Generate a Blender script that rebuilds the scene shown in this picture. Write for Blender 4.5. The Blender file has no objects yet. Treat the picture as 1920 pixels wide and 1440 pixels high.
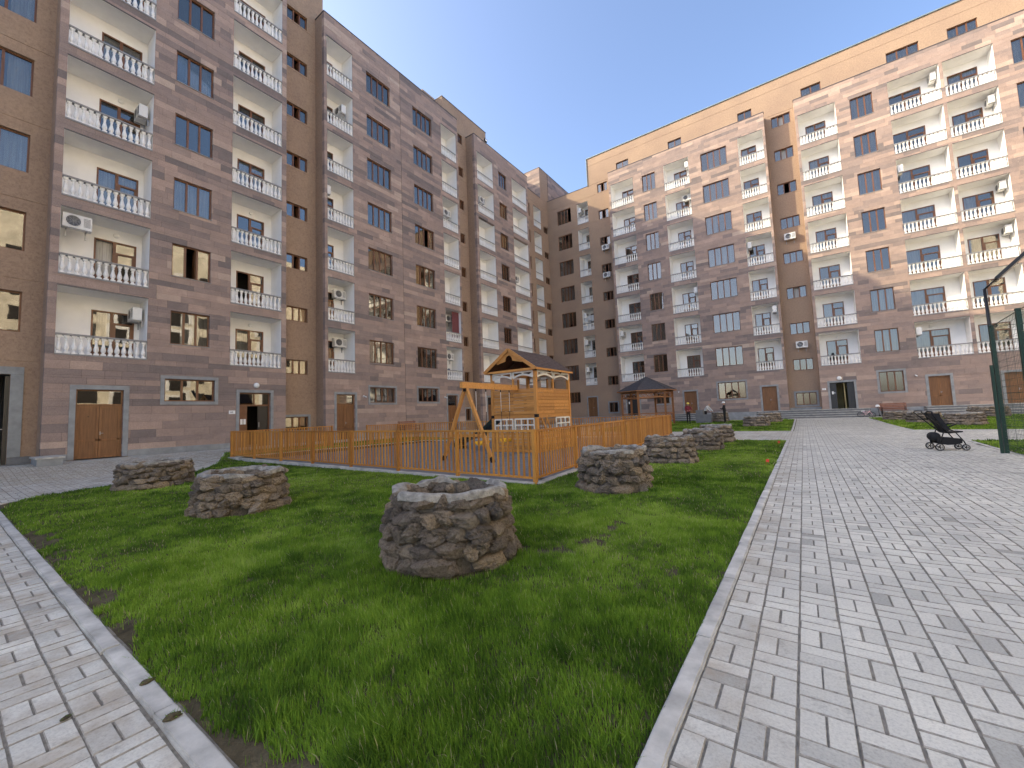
import bpy, bmesh, math, random
import numpy as np
from mathutils import Vector, Matrix, Euler, noise as mnoise

SC = bpy.context.scene
COL = SC.collection
rng = random.Random(7)
nrg = np.random.default_rng(11)
R = math.radians
PI = math.pi

# ------------------------------------------------------------------ camera
CAMZ = 1.37
cam = bpy.data.cameras.new('camera')
camo = bpy.data.objects.new('camera', cam)
COL.objects.link(camo)
cam.sensor_fit = 'HORIZONTAL'
cam.sensor_width = 36.0
cam.lens = 36.0 * 767.7 / 1920.0
cam.clip_start = 0.05
cam.clip_end = 2000.0
_yaw, _pit, _rol = R(35.288), R(4.318), R(-2.2367)
_f = Vector((-math.sin(_yaw) * math.cos(_pit), math.cos(_yaw) * math.cos(_pit), math.sin(_pit)))
_r0 = Vector((math.cos(_yaw), math.sin(_yaw), 0))
_u0 = _r0.cross(_f)
_rt = math.cos(_rol) * _r0 + math.sin(_rol) * _u0
_up = -math.sin(_rol) * _r0 + math.cos(_rol) * _u0
camo.matrix_world = Matrix(((_rt.x, _up.x, -_f.x, 0), (_rt.y, _up.y, -_f.y, 0), (_rt.z, _up.z, -_f.z, CAMZ), (0, 0, 0, 1)))
SC.camera = camo

# ------------------------------------------------------------------ sky, sun, exposure
SUN_AZ, SUN_EL = R(60.0), R(29.4)          # light travels towards +x +y, out of the south-west
world = bpy.data.worlds.new('World')
SC.world = world
world.use_nodes = True
wn = world.node_tree.nodes
wl = world.node_tree.links
wn.clear()
wout = wn.new('ShaderNodeOutputWorld')
wbg = wn.new('ShaderNodeBackground')
sky = wn.new('ShaderNodeTexSky')
sky.sky_type = 'NISHITA'
sky.sun_disc = False
sky.sun_elevation = SUN_EL
sky.sun_rotation = PI + SUN_AZ
sky.air_density = 0.68
sky.dust_density = 2.5
sky.ozone_density = 1.6
wbg.inputs['Strength'].default_value = 0.15
wl.new(sky.outputs[0], wbg.inputs[0])
wl.new(wbg.outputs[0], wout.inputs[0])
sund = bpy.data.lights.new('sun', 'SUN')
sund.energy = 2.0
sund.angle = R(0.5)
sund.color = (1.0, 0.87, 0.60)
suno = bpy.data.objects.new('sun', sund)
COL.objects.link(suno)
_sd = Vector((math.sin(SUN_AZ) * math.cos(SUN_EL), math.cos(SUN_AZ) * math.cos(SUN_EL), -math.sin(SUN_EL)))
suno.rotation_euler = _sd.to_track_quat('-Z', 'Y').to_euler()
suno.location = (-30, -30, 60)
SC.view_settings.view_transform = 'Standard'
SC.view_settings.look = 'None'
SC.view_settings.gamma = 1.0
SC.view_settings.exposure = 1.70
SC.render.engine = 'CYCLES'
SC.cycles.max_bounces = 10
SC.cycles.diffuse_bounces = 6
SC.cycles.transparent_max_bounces = 8

# ------------------------------------------------------------------ materials
MATS = {}
def newmat(name):
    m = bpy.data.materials.new(name)
    m.use_nodes = True
    nt = m.node_tree
    b = nt.nodes.get('Principled BSDF')
    MATS[name] = m
    return m, nt, b

def nd(nt, t, **k):
    n = nt.nodes.new(t)
    for a, v in k.items():
        setattr(n, a, v)
    return n

def ramp(nt, stops, interp='LINEAR'):
    r = nd(nt, 'ShaderNodeValToRGB')
    cr = r.color_ramp
    cr.interpolation = interp
    while len(cr.elements) < len(stops):
        cr.elements.new(0.5)
    for e, (p, c) in zip(cr.elements, stops):
        e.position = p
        e.color = (*c, 1)
    return r

def wpos(nt):
    return nd(nt, 'ShaderNodeNewGeometry').outputs['Position']

def noise_n(nt, vec, scale, detail=4, rough=0.6, stretch=None):
    n = nd(nt, 'ShaderNodeTexNoise')
    n.inputs['Scale'].default_value = scale
    n.inputs['Detail'].default_value = detail
    n.inputs['Roughness'].default_value = rough
    if stretch:
        mp = nd(nt, 'ShaderNodeMapping')
        mp.inputs['Scale'].default_value = stretch
        nt.links.new(vec, mp.inputs['Vector'])
        vec = mp.outputs[0]
    nt.links.new(vec, n.inputs['Vector'])
    return n

def mixc(nt, a, b, fac, mode='MIX'):
    m = nd(nt, 'ShaderNodeMix', data_type='RGBA', blend_type=mode)
    def put(sock, v):
        if isinstance(v, (tuple, list)):
            sock.default_value = (*v, 1) if len(v) == 3 else v
        elif isinstance(v, (int, float)):
            sock.default_value = v
        else:
            nt.links.new(v, sock)
    put(m.inputs[0], fac)
    put(m.inputs[6], a)
    put(m.inputs[7], b)
    return m.outputs[2]

def bump(nt, b, h, strength, dist):
    bp = nd(nt, 'ShaderNodeBump')
    bp.inputs['Strength'].default_value = strength
    bp.inputs['Distance'].default_value = dist
    nt.links.new(h, bp.inputs['Height'])
    nt.links.new(bp.outputs[0], b.inputs['Normal'])

def attr(nt, name='rnd'):
    a = nd(nt, 'ShaderNodeAttribute')
    a.attribute_name = name
    return a.outputs['Fac']

def simple(name, col, rough=0.6, metal=0.0, var=0.12, scale=8.0, bmp=0.0, bscale=60.0, bdist=0.004, stretch=None, spec=0.5):
    m, nt, b = newmat(name)
    p = wpos(nt) if stretch is None else nd(nt, 'ShaderNodeTexCoord').outputs['Object']
    n = noise_n(nt, p, scale, 5, 0.6, stretch)
    lo = tuple(max(0, c * (1 - var)) for c in col)
    hi = tuple(min(1, c * (1 + var)) for c in col)
    r = ramp(nt, [(0.3, lo), (0.7, hi)])
    nt.links.new(n.outputs['Fac'], r.inputs[0])
    nt.links.new(r.outputs[0], b.inputs['Base Color'])
    b.inputs['Roughness'].default_value = rough
    b.inputs['Metallic'].default_value = metal
    b.inputs['Specular IOR Level'].default_value = spec
    if bmp:
        n2 = noise_n(nt, p, bscale, 3, 0.6, stretch)
        bump(nt, b, n2.outputs['Fac'], bmp, bdist)
    return m

def tuff_mat():
    m, nt, b = newmat('tuff_stone')
    p = wpos(nt)
    a = attr(nt)
    r = ramp(nt, [(0.0, (0.205, 0.170, 0.158)), (0.2, (0.290, 0.226, 0.200)), (0.42, (0.382, 0.282, 0.232)), (0.6, (0.310, 0.240, 0.210)), (0.8, (0.440, 0.322, 0.262)), (1.0, (0.515, 0.405, 0.325))])
    nt.links.new(a, r.inputs[0])
    n1 = noise_n(nt, p, 1.6, 5, 0.7, (1, 1, 1.5))
    r1 = ramp(nt, [(0.3, (0.86, 0.86, 0.87)), (0.7, (1.12, 1.11, 1.1))])
    nt.links.new(n1.outputs['Fac'], r1.inputs[0])
    c = mixc(nt, r.outputs[0], r1.outputs[0], 1.0, 'MULTIPLY')
    n2 = noise_n(nt, p, 28, 4, 0.75)
    r2 = ramp(nt, [(0.25, (0.72, 0.70, 0.70)), (0.55, (1.0, 1.0, 1.0)), (0.75, (1.22, 1.2, 1.18))])
    nt.links.new(n2.outputs['Fac'], r2.inputs[0])
    c = mixc(nt, c, r2.outputs[0], 1.0, 'MULTIPLY')
    # pale inclusions of the volcanic stone
    v = nd(nt, 'ShaderNodeTexVoronoi')
    v.inputs['Scale'].default_value = 3.2
    nt.links.new(p, v.inputs['Vector'])
    r3 = ramp(nt, [(0.06, (1, 1, 1)), (0.12, (0, 0, 0))])
    nt.links.new(v.outputs['Distance'], r3.inputs[0])
    n4 = noise_n(nt, p, 0.6, 2)
    r4 = ramp(nt, [(0.5, (0, 0, 0)), (0.62, (0.5, 0.5, 0.5))])
    nt.links.new(n4.outputs['Fac'], r4.inputs[0])
    f = mixc(nt, r3.outputs[0], r4.outputs[0], 1.0, 'MULTIPLY')
    c = mixc(nt, c, (0.47, 0.37, 0.32), f)
    nt.links.new(c, b.inputs['Base Color'])
    b.inputs['Roughness'].default_value = 0.85
    b.inputs['Specular IOR Level'].default_value = 0.25
    bump(nt, b, n2.outputs['Fac'], 0.35, 0.006)
    return m
tuff_mat()

def tan_mat():
    m, nt, b = newmat('tan_tuff')
    p = wpos(nt)
    n1 = noise_n(nt, p, 0.45, 4, 0.6)
    r = ramp(nt, [(0.3, (0.322, 0.226, 0.164)), (0.7, (0.388, 0.274, 0.190))])
    nt.links.new(n1.outputs['Fac'], r.inputs[0])
    n2 = noise_n(nt, p, 11, 5, 0.8)
    r2 = ramp(nt, [(0.28, (0.70, 0.68, 0.66)), (0.52, (1, 1, 1)), (0.75, (1.25, 1.24, 1.2))])
    nt.links.new(n2.outputs['Fac'], r2.inputs[0])
    c = mixc(nt, r.outputs[0], r2.outputs[0], 1.0, 'MULTIPLY')
    nt.links.new(c, b.inputs['Base Color'])
    b.inputs['Roughness'].default_value = 0.9
    b.inputs['Specular IOR Level'].default_value = 0.2
    bump(nt, b, n2.outputs['Fac'], 0.5, 0.012)
    return m
tan_mat()
simple('stucco_white', (0.87, 0.86, 0.835), 0.85, 0, 0.04, 2.0, 0.25, 90, 0.004, spec=0.2)
simple('baluster_white', (0.82, 0.80, 0.76), 0.7, 0, 0.08, 14, 0.15, 60, 0.003)
simple('cream_bounce', (0.76, 0.69, 0.55), 0.9, 0, 0.25, 0.8, spec=0.2)  # unseen east wall, paler than its stone to throw fill light back
simple('basalt_grey', (0.27, 0.28, 0.28), 0.75, 0, 0.2, 3.0, 0.2, 50, 0.003)
simple('basalt_dark', (0.15, 0.155, 0.16), 0.7, 0, 0.25, 3.0, 0.3, 30, 0.004)
simple('rail_stone', (0.26, 0.255, 0.25), 0.7, 0, 0.15, 6)
simple('frame_brown', (0.16, 0.065, 0.026), 0.42, 0, 0.2, 5)
simple('coping_metal', (0.10, 0.09, 0.09), 0.5, 0.3, 0.1, 3)
simple('coping_pale', (0.20, 0.25, 0.27), 0.5, 0.2, 0.1, 3)
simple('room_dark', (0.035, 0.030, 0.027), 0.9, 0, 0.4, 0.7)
simple('room_yellow', (0.30, 0.25, 0.12), 0.9, 0, 0.2, 2)
simple('door_black', (0.018, 0.016, 0.016), 0.35, 0, 0.2, 5)
simple('plaque_white', (0.8, 0.8, 0.78), 0.5, 0, 0.03)
simple('plaque_ink', (0.05, 0.05, 0.06), 0.6, 0, 0.03)
simple('ac_white', (0.72, 0.71, 0.68), 0.45, 0, 0.06, 5)
simple('ac_dark', (0.03, 0.03, 0.032), 0.5, 0, 0.1)
simple('metal_grey', (0.35, 0.35, 0.35), 0.45, 0.7, 0.1)
simple('black_metal', (0.012, 0.012, 0.013), 0.4, 0.3, 0.1)
simple('green_metal', (0.006, 0.032, 0.020), 0.42, 0.1, 0.15)
simple('concrete', (0.48, 0.465, 0.42), 0.85, 0, 0.35, 4, 0.4, 70, 0.003, spec=0.25)
def fence_mat():
    m, nt, b = newmat('fence_orange')
    p = wpos(nt)
    oi = nd(nt, 'ShaderNodeObjectInfo')
    r = ramp(nt, [(0.0, (0.40, 0.160, 0.028)), (0.5, (0.50, 0.215, 0.036)), (1.0, (0.58, 0.265, 0.05))])
    nt.links.new(oi.outputs['Random'], r.inputs[0])
    n = noise_n(nt, p, 1.0, 5, 0.7, (40, 40, 3))
    r1 = ramp(nt, [(0.3, (0.74, 0.72, 0.7)), (0.65, (1.1, 1.1, 1.1))])
    nt.links.new(n.outputs['Fac'], r1.inputs[0])
    c = mixc(nt, r.outputs[0], r1.outputs[0], 1.0, 'MULTIPLY')
    nt.links.new(c, b.inputs['Base Color'])
    b.inputs['Roughness'].default_value = 0.5
fence_mat()
simple('shingle_brown', (0.085, 0.058, 0.050), 0.9, 0, 0.35, 9, 0.3, 60, 0.004)
simple('shingle_grey', (0.060, 0.056, 0.060), 0.9, 0, 0.35, 6, 0.3, 60, 0.004)
simple('wood_white', (0.76, 0.73, 0.65), 0.55, 0, 0.05)
simple('wood_dark', (0.085, 0.040, 0.020), 0.8, 0, 0.3, 4)
simple('slide_green', (0.008, 0.024, 0.020), 0.35, 0, 0.1)
simple('yellow_plastic', (0.72, 0.40, 0.02), 0.4, 0, 0.08)
simple('fabric_black', (0.010, 0.011, 0.014), 0.85, 0, 0.25, 30, 0.3, 200, 0.002)
simple('tyre', (0.012, 0.012, 0.012), 0.8, 0, 0.2)
simple('skin', (0.42, 0.24, 0.16), 0.6, 0, 0.1)
simple('cloth_maroon', (0.18, 0.022, 0.035), 0.9, 0, 0.2, 20)
simple('cloth_black', (0.012, 0.012, 0.014), 0.9, 0, 0.2, 20)
simple('cloth_white', (0.6, 0.6, 0.58), 0.9, 0, 0.1, 20)
simple('cap_yellow', (0.75, 0.6, 0.12), 0.8, 0, 0.08)
simple('red_flag', (0.65, 0.05, 0.03), 0.6, 0, 0.1)
simple('pink_paint', (0.72, 0.42, 0.45), 0.4, 0, 0.1)
simple('blue_cloth', (0.05, 0.07, 0.14), 0.9, 0, 0.2)
simple('bench_wood', (0.24, 0.10, 0.06), 0.6, 0, 0.25, 6)
simple('maroon_curtain', (0.16, 0.05, 0.05), 0.9, 0, 0.15)

def wood(name, c0, c1, axis):
    m, nt, b = newmat(name)
    p = nd(nt, 'ShaderNodeTexCoord').outputs['Object']
    st = {'x': (1.5, 22, 22), 'y': (22, 1.5, 22), 'z': (22, 22, 1.5)}[axis]
    n = noise_n(nt, p, 1.0, 6, 0.65, st)
    r = ramp(nt, [(0.3, c0), (0.68, c1)])
    nt.links.new(n.outputs['Fac'], r.inputs[0])
    a = attr(nt)
    r2 = ramp(nt, [(0, (0.80, 0.78, 0.76)), (1, (1.15, 1.15, 1.15))])
    nt.links.new(a, r2.inputs[0])
    c = mixc(nt, r.outputs[0], r2.outputs[0], 1.0, 'MULTIPLY')
    # knots
    v = nd(nt, 'ShaderNodeTexVoronoi')
    v.inputs['Scale'].default_value = 3.0
    nt.links.new(p, v.inputs['Vector'])
    rk = ramp(nt, [(0.04, (1, 1, 1)), (0.10, (0, 0, 0))])
    nt.links.new(v.outputs['Distance'], rk.inputs[0])
    c = mixc(nt, c, tuple(x * 0.4 for x in c0), rk.outputs[0])
    nt.links.new(c, b.inputs['Base Color'])
    b.inputs['Roughness'].default_value = 0.5
    bump(nt, b, n.outputs['Fac'], 0.15, 0.003)
wood('timber', (0.44, 0.19, 0.040), (0.62, 0.30, 0.085), 'x')
wood('timber_v', (0.44, 0.19, 0.040), (0.60, 0.29, 0.08), 'z')
wood('door_wood', (0.15, 0.062, 0.020), (0.27, 0.122, 0.042), 'z')
wood('gazebo_wood', (0.27, 0.105, 0.030), (0.38, 0.16, 0.05), 'z')

def glass_mat():
    m, nt, b = newmat('window_glass')
    nt.nodes.remove(b)
    out = nt.nodes['Material Output']
    tr = nd(nt, 'ShaderNodeBsdfTransparent')
    tr.inputs['Color'].default_value = (0.70, 0.72, 0.73, 1)
    gl = nd(nt, 'ShaderNodeBsdfGlossy')
    gl.inputs['Roughness'].default_value = 0.015
    gl.inputs['Color'].default_value = (0.95, 0.90, 0.82, 1)
    fr = nd(nt, 'ShaderNodeFresnel')
    fr.inputs['IOR'].default_value = 1.6
    ma = nd(nt, 'ShaderNodeMath', operation='MULTIPLY_ADD')
    ma.inputs[1].default_value = 0.85
    ma.inputs[2].default_value = 0.08
    nt.links.new(fr.outputs[0], ma.inputs[0])
    n = noise_n(nt, wpos(nt), 1.6, 2, 0.5)
    bp = nd(nt, 'ShaderNodeBump')
    bp.inputs['Strength'].default_value = 0.06
    bp.inputs['Distance'].default_value = 0.012
    nt.links.new(n.outputs['Fac'], bp.inputs['Height'])
    nt.links.new(bp.outputs[0], gl.inputs['Normal'])
    mx = nd(nt, 'ShaderNodeMixShader')
    nt.links.new(ma.outputs[0], mx.inputs[0])
    nt.links.new(tr.outputs[0], mx.inputs[1])
    nt.links.new(gl.outputs[0], mx.inputs[2])
    nt.links.new(mx.outputs[0], out.inputs['Surface'])
glass_mat()

def curtain_mat():
    m, nt, b = newmat('curtain')
    p = wpos(nt)
    n = noise_n(nt, p, 1.0, 3, 0.6, (14, 14, 0.6))
    r = ramp(nt, [(0.3, (0.34, 0.32, 0.29)), (0.7, (0.62, 0.60, 0.56))])
    nt.links.new(n.outputs['Fac'], r.inputs[0])
    nt.links.new(r.outputs[0], b.inputs['Base Color'])
    b.inputs['Roughness'].default_value = 0.95
curtain_mat()

def paver_mat():
    m, nt, b = newmat('paver')
    p = wpos(nt)
    a = attr(nt)
    r = ramp(nt, [(0.0, (0.36, 0.353, 0.318)), (0.15, (0.490, 0.480, 0.432)), (0.6, (0.60, 0.585, 0.522)), (1.0, (0.67, 0.648, 0.575))])
    nt.links.new(a, r.inputs[0])
    n1 = noise_n(nt, p, 0.55, 4, 0.6)
    r1 = ramp(nt, [(0.3, (0.80, 0.80, 0.80)), (0.7, (1.12, 1.115, 1.09))])
    nt.links.new(n1.outputs['Fac'], r1.inputs[0])
    c = mixc(nt, r.outputs[0], r1.outputs[0], 1.0, 'MULTIPLY')
    n2 = noise_n(nt, p, 75, 4, 0.8)
    r2 = ramp(nt, [(0.28, (0.72, 0.72, 0.72)), (0.5, (1, 1, 1)), (0.75, (1.16, 1.16, 1.15))])
    nt.links.new(n2.outputs['Fac'], r2.inputs[0])
    c = mixc(nt, c, r2.outputs[0], 1.0, 'MULTIPLY')
    n3 = noise_n(nt, p, 6.5, 5, 0.75)
    r3 = ramp(nt, [(0.57, (0, 0, 0)), (0.72, (0.5, 0.5, 0.5))])
    nt.links.new(n3.outputs['Fac'], r3.inputs[0])
    c = mixc(nt, c, (0.20, 0.185, 0.165), r3.outputs[0])
    # dusty soil stain carried out from the lawn edge
    n5 = noise_n(nt, p, 2.3, 4, 0.7)
    sx = nd(nt, 'ShaderNodeSeparateXYZ')
    nt.links.new(p, sx.inputs[0])
    mr = nd(nt, 'ShaderNodeMapRange')
    mr.inputs['From Min'].default_value = -0.53
    mr.inputs['From Max'].default_value = -0.05
    mr.inputs['To Min'].default_value = 0.55
    mr.inputs['To Max'].default_value = 0.0
    nt.links.new(sx.outputs['X'], mr.inputs['Value'])
    r5 = ramp(nt, [(0.42, (0, 0, 0)), (0.62, (1, 1, 1))])
    nt.links.new(n5.outputs['Fac'], r5.inputs[0])
    f5 = mixc(nt, r5.outputs[0], mr.outputs[0], 1.0, 'MULTIPLY')
    c = mixc(nt, c, (0.30, 0.23, 0.155), f5)
    nt.links.new(c, b.inputs['Base Color'])
    b.inputs['Roughness'].default_value = 0.82
    b.inputs['Specular IOR Level'].default_value = 0.3
    bump(nt, b, n2.outputs['Fac'], 0.4, 0.003)
paver_mat()
simple('paver_edge', (0.36, 0.335, 0.29), 0.95, 0, 0.4, 30, 0.3, 90, 0.003, spec=0.1)
simple('joint_sand', (0.21, 0.19, 0.155), 0.95, 0, 0.4, 20, 0.3, 80, 0.003)
simple('play_floor', (0.17, 0.17, 0.175), 0.9, 0, 0.2, 3, 0.2, 60, 0.003)
simple('soil', (0.095, 0.078, 0.048), 0.98, 0, 0.45, 9, 0.9, 40, 0.02, spec=0.1)
simple('ground_earth', (0.20, 0.19, 0.17), 0.95, 0, 0.3, 0.5)

def grass_mat():
    m, nt, b = newmat('grass')
    a = attr(nt)
    r = ramp(nt, [(0.0, (0.070, 0.145, 0.018)), (0.35, (0.165, 0.300, 0.032)), (0.7, (0.275, 0.435, 0.050)), (0.93, (0.38, 0.53, 0.10)), (1.0, (0.52, 0.47, 0.26))])
    nt.links.new(a, r.inputs[0])
    nt.links.new(r.outputs[0], b.inputs['Base Color'])
    b.inputs['Roughness'].default_value = 0.6
    b.inputs['Specular IOR Level'].default_value = 0.25
    out = nt.nodes['Material Output']
    tl = nd(nt, 'ShaderNodeBsdfTranslucent')
    nt.links.new(r.outputs[0], tl.inputs['Color'])
    mx = nd(nt, 'ShaderNodeMixShader')
    mx.inputs[0].default_value = 0.5
    nt.links.new(b.outputs[0], mx.inputs[1])
    nt.links.new(tl.outputs[0], mx.inputs[2])
    nt.links.new(mx.outputs[0], out.inputs['Surface'])
grass_mat()

def rock_mat(name, stops, rim):
    m, nt, b = newmat(name)
    p = wpos(nt)
    oi = nd(nt, 'ShaderNodeObjectInfo')
    r = ramp(nt, stops)
    nt.links.new(oi.outputs['Random'], r.inputs[0])
    n2 = noise_n(nt, p, 34, 8, 0.85)
    r2 = ramp(nt, [(0.34, (0.30, 0.28, 0.26)), (0.52, (1, 1, 1)), (0.75, (1.5, 1.48, 1.42))])
    nt.links.new(n2.outputs['Fac'], r2.inputs[0])
    c = mixc(nt, r.outputs[0], r2.outputs[0], 1.0, 'MULTIPLY')
    n3 = noise_n(nt, p, 5, 4, 0.7)
    r3 = ramp(nt, [(0.52, (0, 0, 0)), (0.66, (rim, rim, rim))])
    nt.links.new(n3.outputs['Fac'], r3.inputs[0])
    c = mixc(nt, c, (0.34, 0.30, 0.245), r3.outputs[0])
    nt.links.new(c, b.inputs['Base Color'])
    b.inputs['Roughness'].default_value = 0.95
    b.inputs['Specular IOR Level'].default_value = 0.15
    bump(nt, b, n2.outputs['Fac'], 1.0, 0.035)
rock_mat('rock', [(0.0, (0.15, 0.128, 0.108)), (0.4, (0.215, 0.178, 0.142)), (0.75, (0.275, 0.22, 0.162)), (1.0, (0.38, 0.30, 0.21))], 0.4)
rock_mat('mortar', [(0.0, (0.15, 0.13, 0.105)), (1.0, (0.20, 0.175, 0.145))], 0.5)
simple('rim_cement', (0.29, 0.275, 0.245), 0.95, 0, 0.5, 10, 1.0, 40, 0.02, spec=0.15)
M = MATS

# ------------------------------------------------------------------ helpers
def terr(x, y):
    def ss(a, b, v):
        t = min(1.0, max(0.0, (v - a) / (b - a)))
        return t * t * (3 - 2 * t)
    return 0.30 * ss(-17.0, -22.2, x) * (1 - ss(24, 34, y)) + 0.22 * ss(26.0, 39.5, y)

class MB:
    """collects boxes, bars and lathes and links them as ONE mesh object"""
    def __init__(s):
        s.v = []; s.f = []; s.m = []; s.r = []; s.sm = []
    def add(s, vs, fs, mat=0, rnd=0.5, smooth=False):
        o = len(s.v)
        s.v.extend(vs)
        for f in fs:
            s.f.append([i + o for i in f]); s.m.append(mat); s.r.append(rnd); s.sm.append(smooth)
        return s
    def box(s, x0, x1, y0, y1, z0, z1, mat=0, rnd=0.5):
        if x0 > x1: x0, x1 = x1, x0
        if y0 > y1: y0, y1 = y1, y0
        if z0 > z1: z0, z1 = z1, z0
        vs = [(x0, y0, z0), (x1, y0, z0), (x1, y1, z0), (x0, y1, z0), (x0, y0, z1), (x1, y0, z1), (x1, y1, z1), (x0, y1, z1)]
        return s.add(vs, [(0, 3, 2, 1), (4, 5, 6, 7), (0, 1, 5, 4), (1, 2, 6, 5), (2, 3, 7, 6), (3, 0, 4, 7)], mat, rnd)
    def bar(s, a, b, w, h, mat=0, rnd=0.5, up=(0, 0, 1)):
        a = Vector(a); b = Vector(b); d = (b - a).normalized(); u = Vector(up)
        if abs(d.dot(u)) > 0.99: u = Vector((1, 0, 0))
        sd = d.cross(u).normalized() * (w / 2); u2 = sd.cross(d).normalized() * (h / 2)
        vs = [tuple(p + i * sd + j * u2) for p in (a, b) for i, j in ((-1, -1), (1, -1), (1, 1), (-1, 1))]
        return s.add(vs, [(3, 2, 1, 0), (4, 5, 6, 7), (0, 1, 5, 4), (1, 2, 6, 5), (2, 3, 7, 6), (3, 0, 4, 7)], mat, rnd)
    def tube(s, pts, r, n=8, mat=0, rnd=0.5, cap=True):
        pts = [Vector(p) for p in pts]
        rings = []
        for i, p in enumerate(pts):
            d = (pts[min(i + 1, len(pts) - 1)] - pts[max(i - 1, 0)]).normalized()
            u = Vector((0, 0, 1)) if abs(d.z) < 0.95 else Vector((1, 0, 0))
            a = d.cross(u).normalized(); b = a.cross(d)
            rr = r[i] if isinstance(r, (list, tuple)) else r
            rings.append([tuple(p + rr * (math.cos(2 * PI * k / n) * a + math.sin(2 * PI * k / n) * b)) for k in range(n)])
        o = len(s.v); vs = [v for g in rings for v in g]; fs = []
        for i in range(len(pts) - 1):
            for k in range(n):
                fs.append((i * n + k, i * n + (k + 1) % n, (i + 1) * n + (k + 1) % n, (i + 1) * n + k))
        if cap:
            fs.append(tuple(range(n))[::-1]); fs.append(tuple((len(pts) - 1) * n + k for k in range(n)))
        return s.add(vs, fs, mat, rnd, True)
    def lathe(s, prof, n=10, c=(0, 0, 0), mat=0, rnd=0.5, axis='z', smooth=True, cap=True):
        vs = []; fs = []
        for r, z in prof:
            for k in range(n):
                a = 2 * PI * k / n
                p = (r * math.cos(a), r * math.sin(a), z)
                if axis == 'y': p = (p[0], p[2], p[1])
                if axis == 'x': p = (p[2], p[0], p[1])
                vs.append((p[0] + c[0], p[1] + c[1], p[2] + c[2]))
        for i in range(len(prof) - 1):
            for k in range(n):
                q = (i * n + k, i * n + (k + 1) % n, (i + 1) * n + (k + 1) % n, (i + 1) * n + k)
                fs.append(q if axis != 'y' else q[::-1])
        t = tuple(range(n)); e = tuple((len(prof) - 1) * n + k for k in range(n))
        if cap: fs.append(t[::-1] if axis != 'y' else t); fs.append(e if axis != 'y' else e[::-1])
        return s.add(vs, fs, mat, rnd, smooth)
    def prism(s, poly, z0, z1, mat=0, rnd=0.5):
        n = len(poly)
        vs = [(x, y, z0) for x, y in poly] + [(x, y, z1) for x, y in poly]
        fs = [tuple(range(n))[::-1], tuple(range(n, 2 * n))] + [(i, (i + 1) % n, n + (i + 1) % n, n + i) for i in range(n)]
        return s.add(vs, fs, mat, rnd)
    def mesh(s, name, mats):
        me = bpy.data.meshes.new(name)
        me.from_pydata(s.v, [], s.f)
        for k in mats: me.materials.append(M[k])
        if len(mats) > 1: me.polygons.foreach_set('material_index', s.m)
        me.polygons.foreach_set('use_smooth', s.sm)
        a = me.attributes.new('rnd', 'FLOAT', 'FACE')
        a.data.foreach_set('value', s.r)
        me.update()
        return me
    def build(s, name, mats, parent=None):
        if isinstance(mats, str): mats = [mats]
        return link(bpy.data.objects.new(name, s.mesh(name, mats)), parent)

def link(o, parent=None):
    COL.objects.link(o)
    if parent is not None:
        o.parent = parent
        if parent.type == 'EMPTY' and parent.get('_w'):
            o.matrix_parent_inverse = Matrix.Translation(-Vector(parent.location))
    return o

def inst(name, me, parent, loc=(0, 0, 0), rot=(0, 0, 0), scale=(1, 1, 1)):
    o = bpy.data.objects.new(name, me)
    o.location = loc; o.rotation_euler = rot; o.scale = scale
    return link(o, parent)

def tag(o, label, cat, group=None):
    o['label'] = label; o['category'] = cat
    if group: o['group'] = group
    return o

def thing(name, label, cat, loc=(0, 0, 0), rz=0.0, group=None, worldspace=False):
    """an Empty at the thing's base; worldspace: children carry world coordinates"""
    o = bpy.data.objects.new(name, None)
    o.empty_display_size = 0.2
    o.location = loc; o.rotation_euler = (0, 0, rz)
    COL.objects.link(o)
    if worldspace: o['_w'] = 1
    return tag(o, label, cat, group)

def struct(o):
    o['kind'] = 'structure'
    return o

def copy_tree(o, parent=None):
    c = o.copy(); COL.objects.link(c)
    if parent is not None: c.parent = parent
    for ch in list(o.children): copy_tree(ch, c)
    return c

def unit_box(name, mat, rnd=0.5):
    return MB().box(-.5, .5, -.5, .5, -.5, .5, 0, rnd).mesh(name, [mat])

def vnoise(x, y, s, seed=0):
    xi = np.floor(x / s).astype(np.int64); yi = np.floor(y / s).astype(np.int64)
    fx = x / s - xi; fy = y / s - yi
    fx = fx * fx * (3 - 2 * fx); fy = fy * fy * (3 - 2 * fy)
    def h(a, b):
        n = (a * 374761393 + b * 668265263 + seed * 1274126177) & 0x7fffffff
        n = ((n ^ (n >> 13)) * 1274126177) & 0x7fffffff
        return ((n ^ (n >> 16)) & 0xffff) / 65535.0
    return (h(xi, yi) * (1 - fx) + h(xi + 1, yi) * fx) * (1 - fy) + (h(xi, yi + 1) * (1 - fx) + h(xi + 1, yi + 1) * fx) * fy

# ------------------------------------------------------------------ ground
LAWN_W = [(-13.1, 0.76), (-13.7, 1.6), (-14.4, 2.76), (-15.0, 4.26), (-16.2, 5.3), (-18.2, 6.3), (-20.2, 7.2), (-20.6, 7.7)]
PLAY = [(-18.90, 6.98), (-4.38, 6.86), (-5.55, 21.6), (-18.3, 16.8)]          # playground floor, corner by corner
KX0, KX1 = -0.632, -0.533           # kerb along the promenade
KY0, KY1 = 0.650, 0.750             # kerb along the near path
MAIN = LAWN_W + [(-20.6, 12.2), (-20.4, 18.0), (-19.0, 18.7), (KX0, 18.7), (KX0, KY1)]
FAR_L = [(-6.6, 25.2), (KX0, 25.2), (KX0, 37.4), (-9.6, 38.2), (-12.5, 38.2), (-12.5, 26.5)]
FAR_R = [(3.95, 25.4), (30.0, 24.2), (30.0, 38.0), (6.4, 38.0), (3.55, 37.2)]
NEAR_R = [(3.98, 14.3), (30.0, 14.3), (30.0, 19.0), (4.2, 19.0)]

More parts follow.
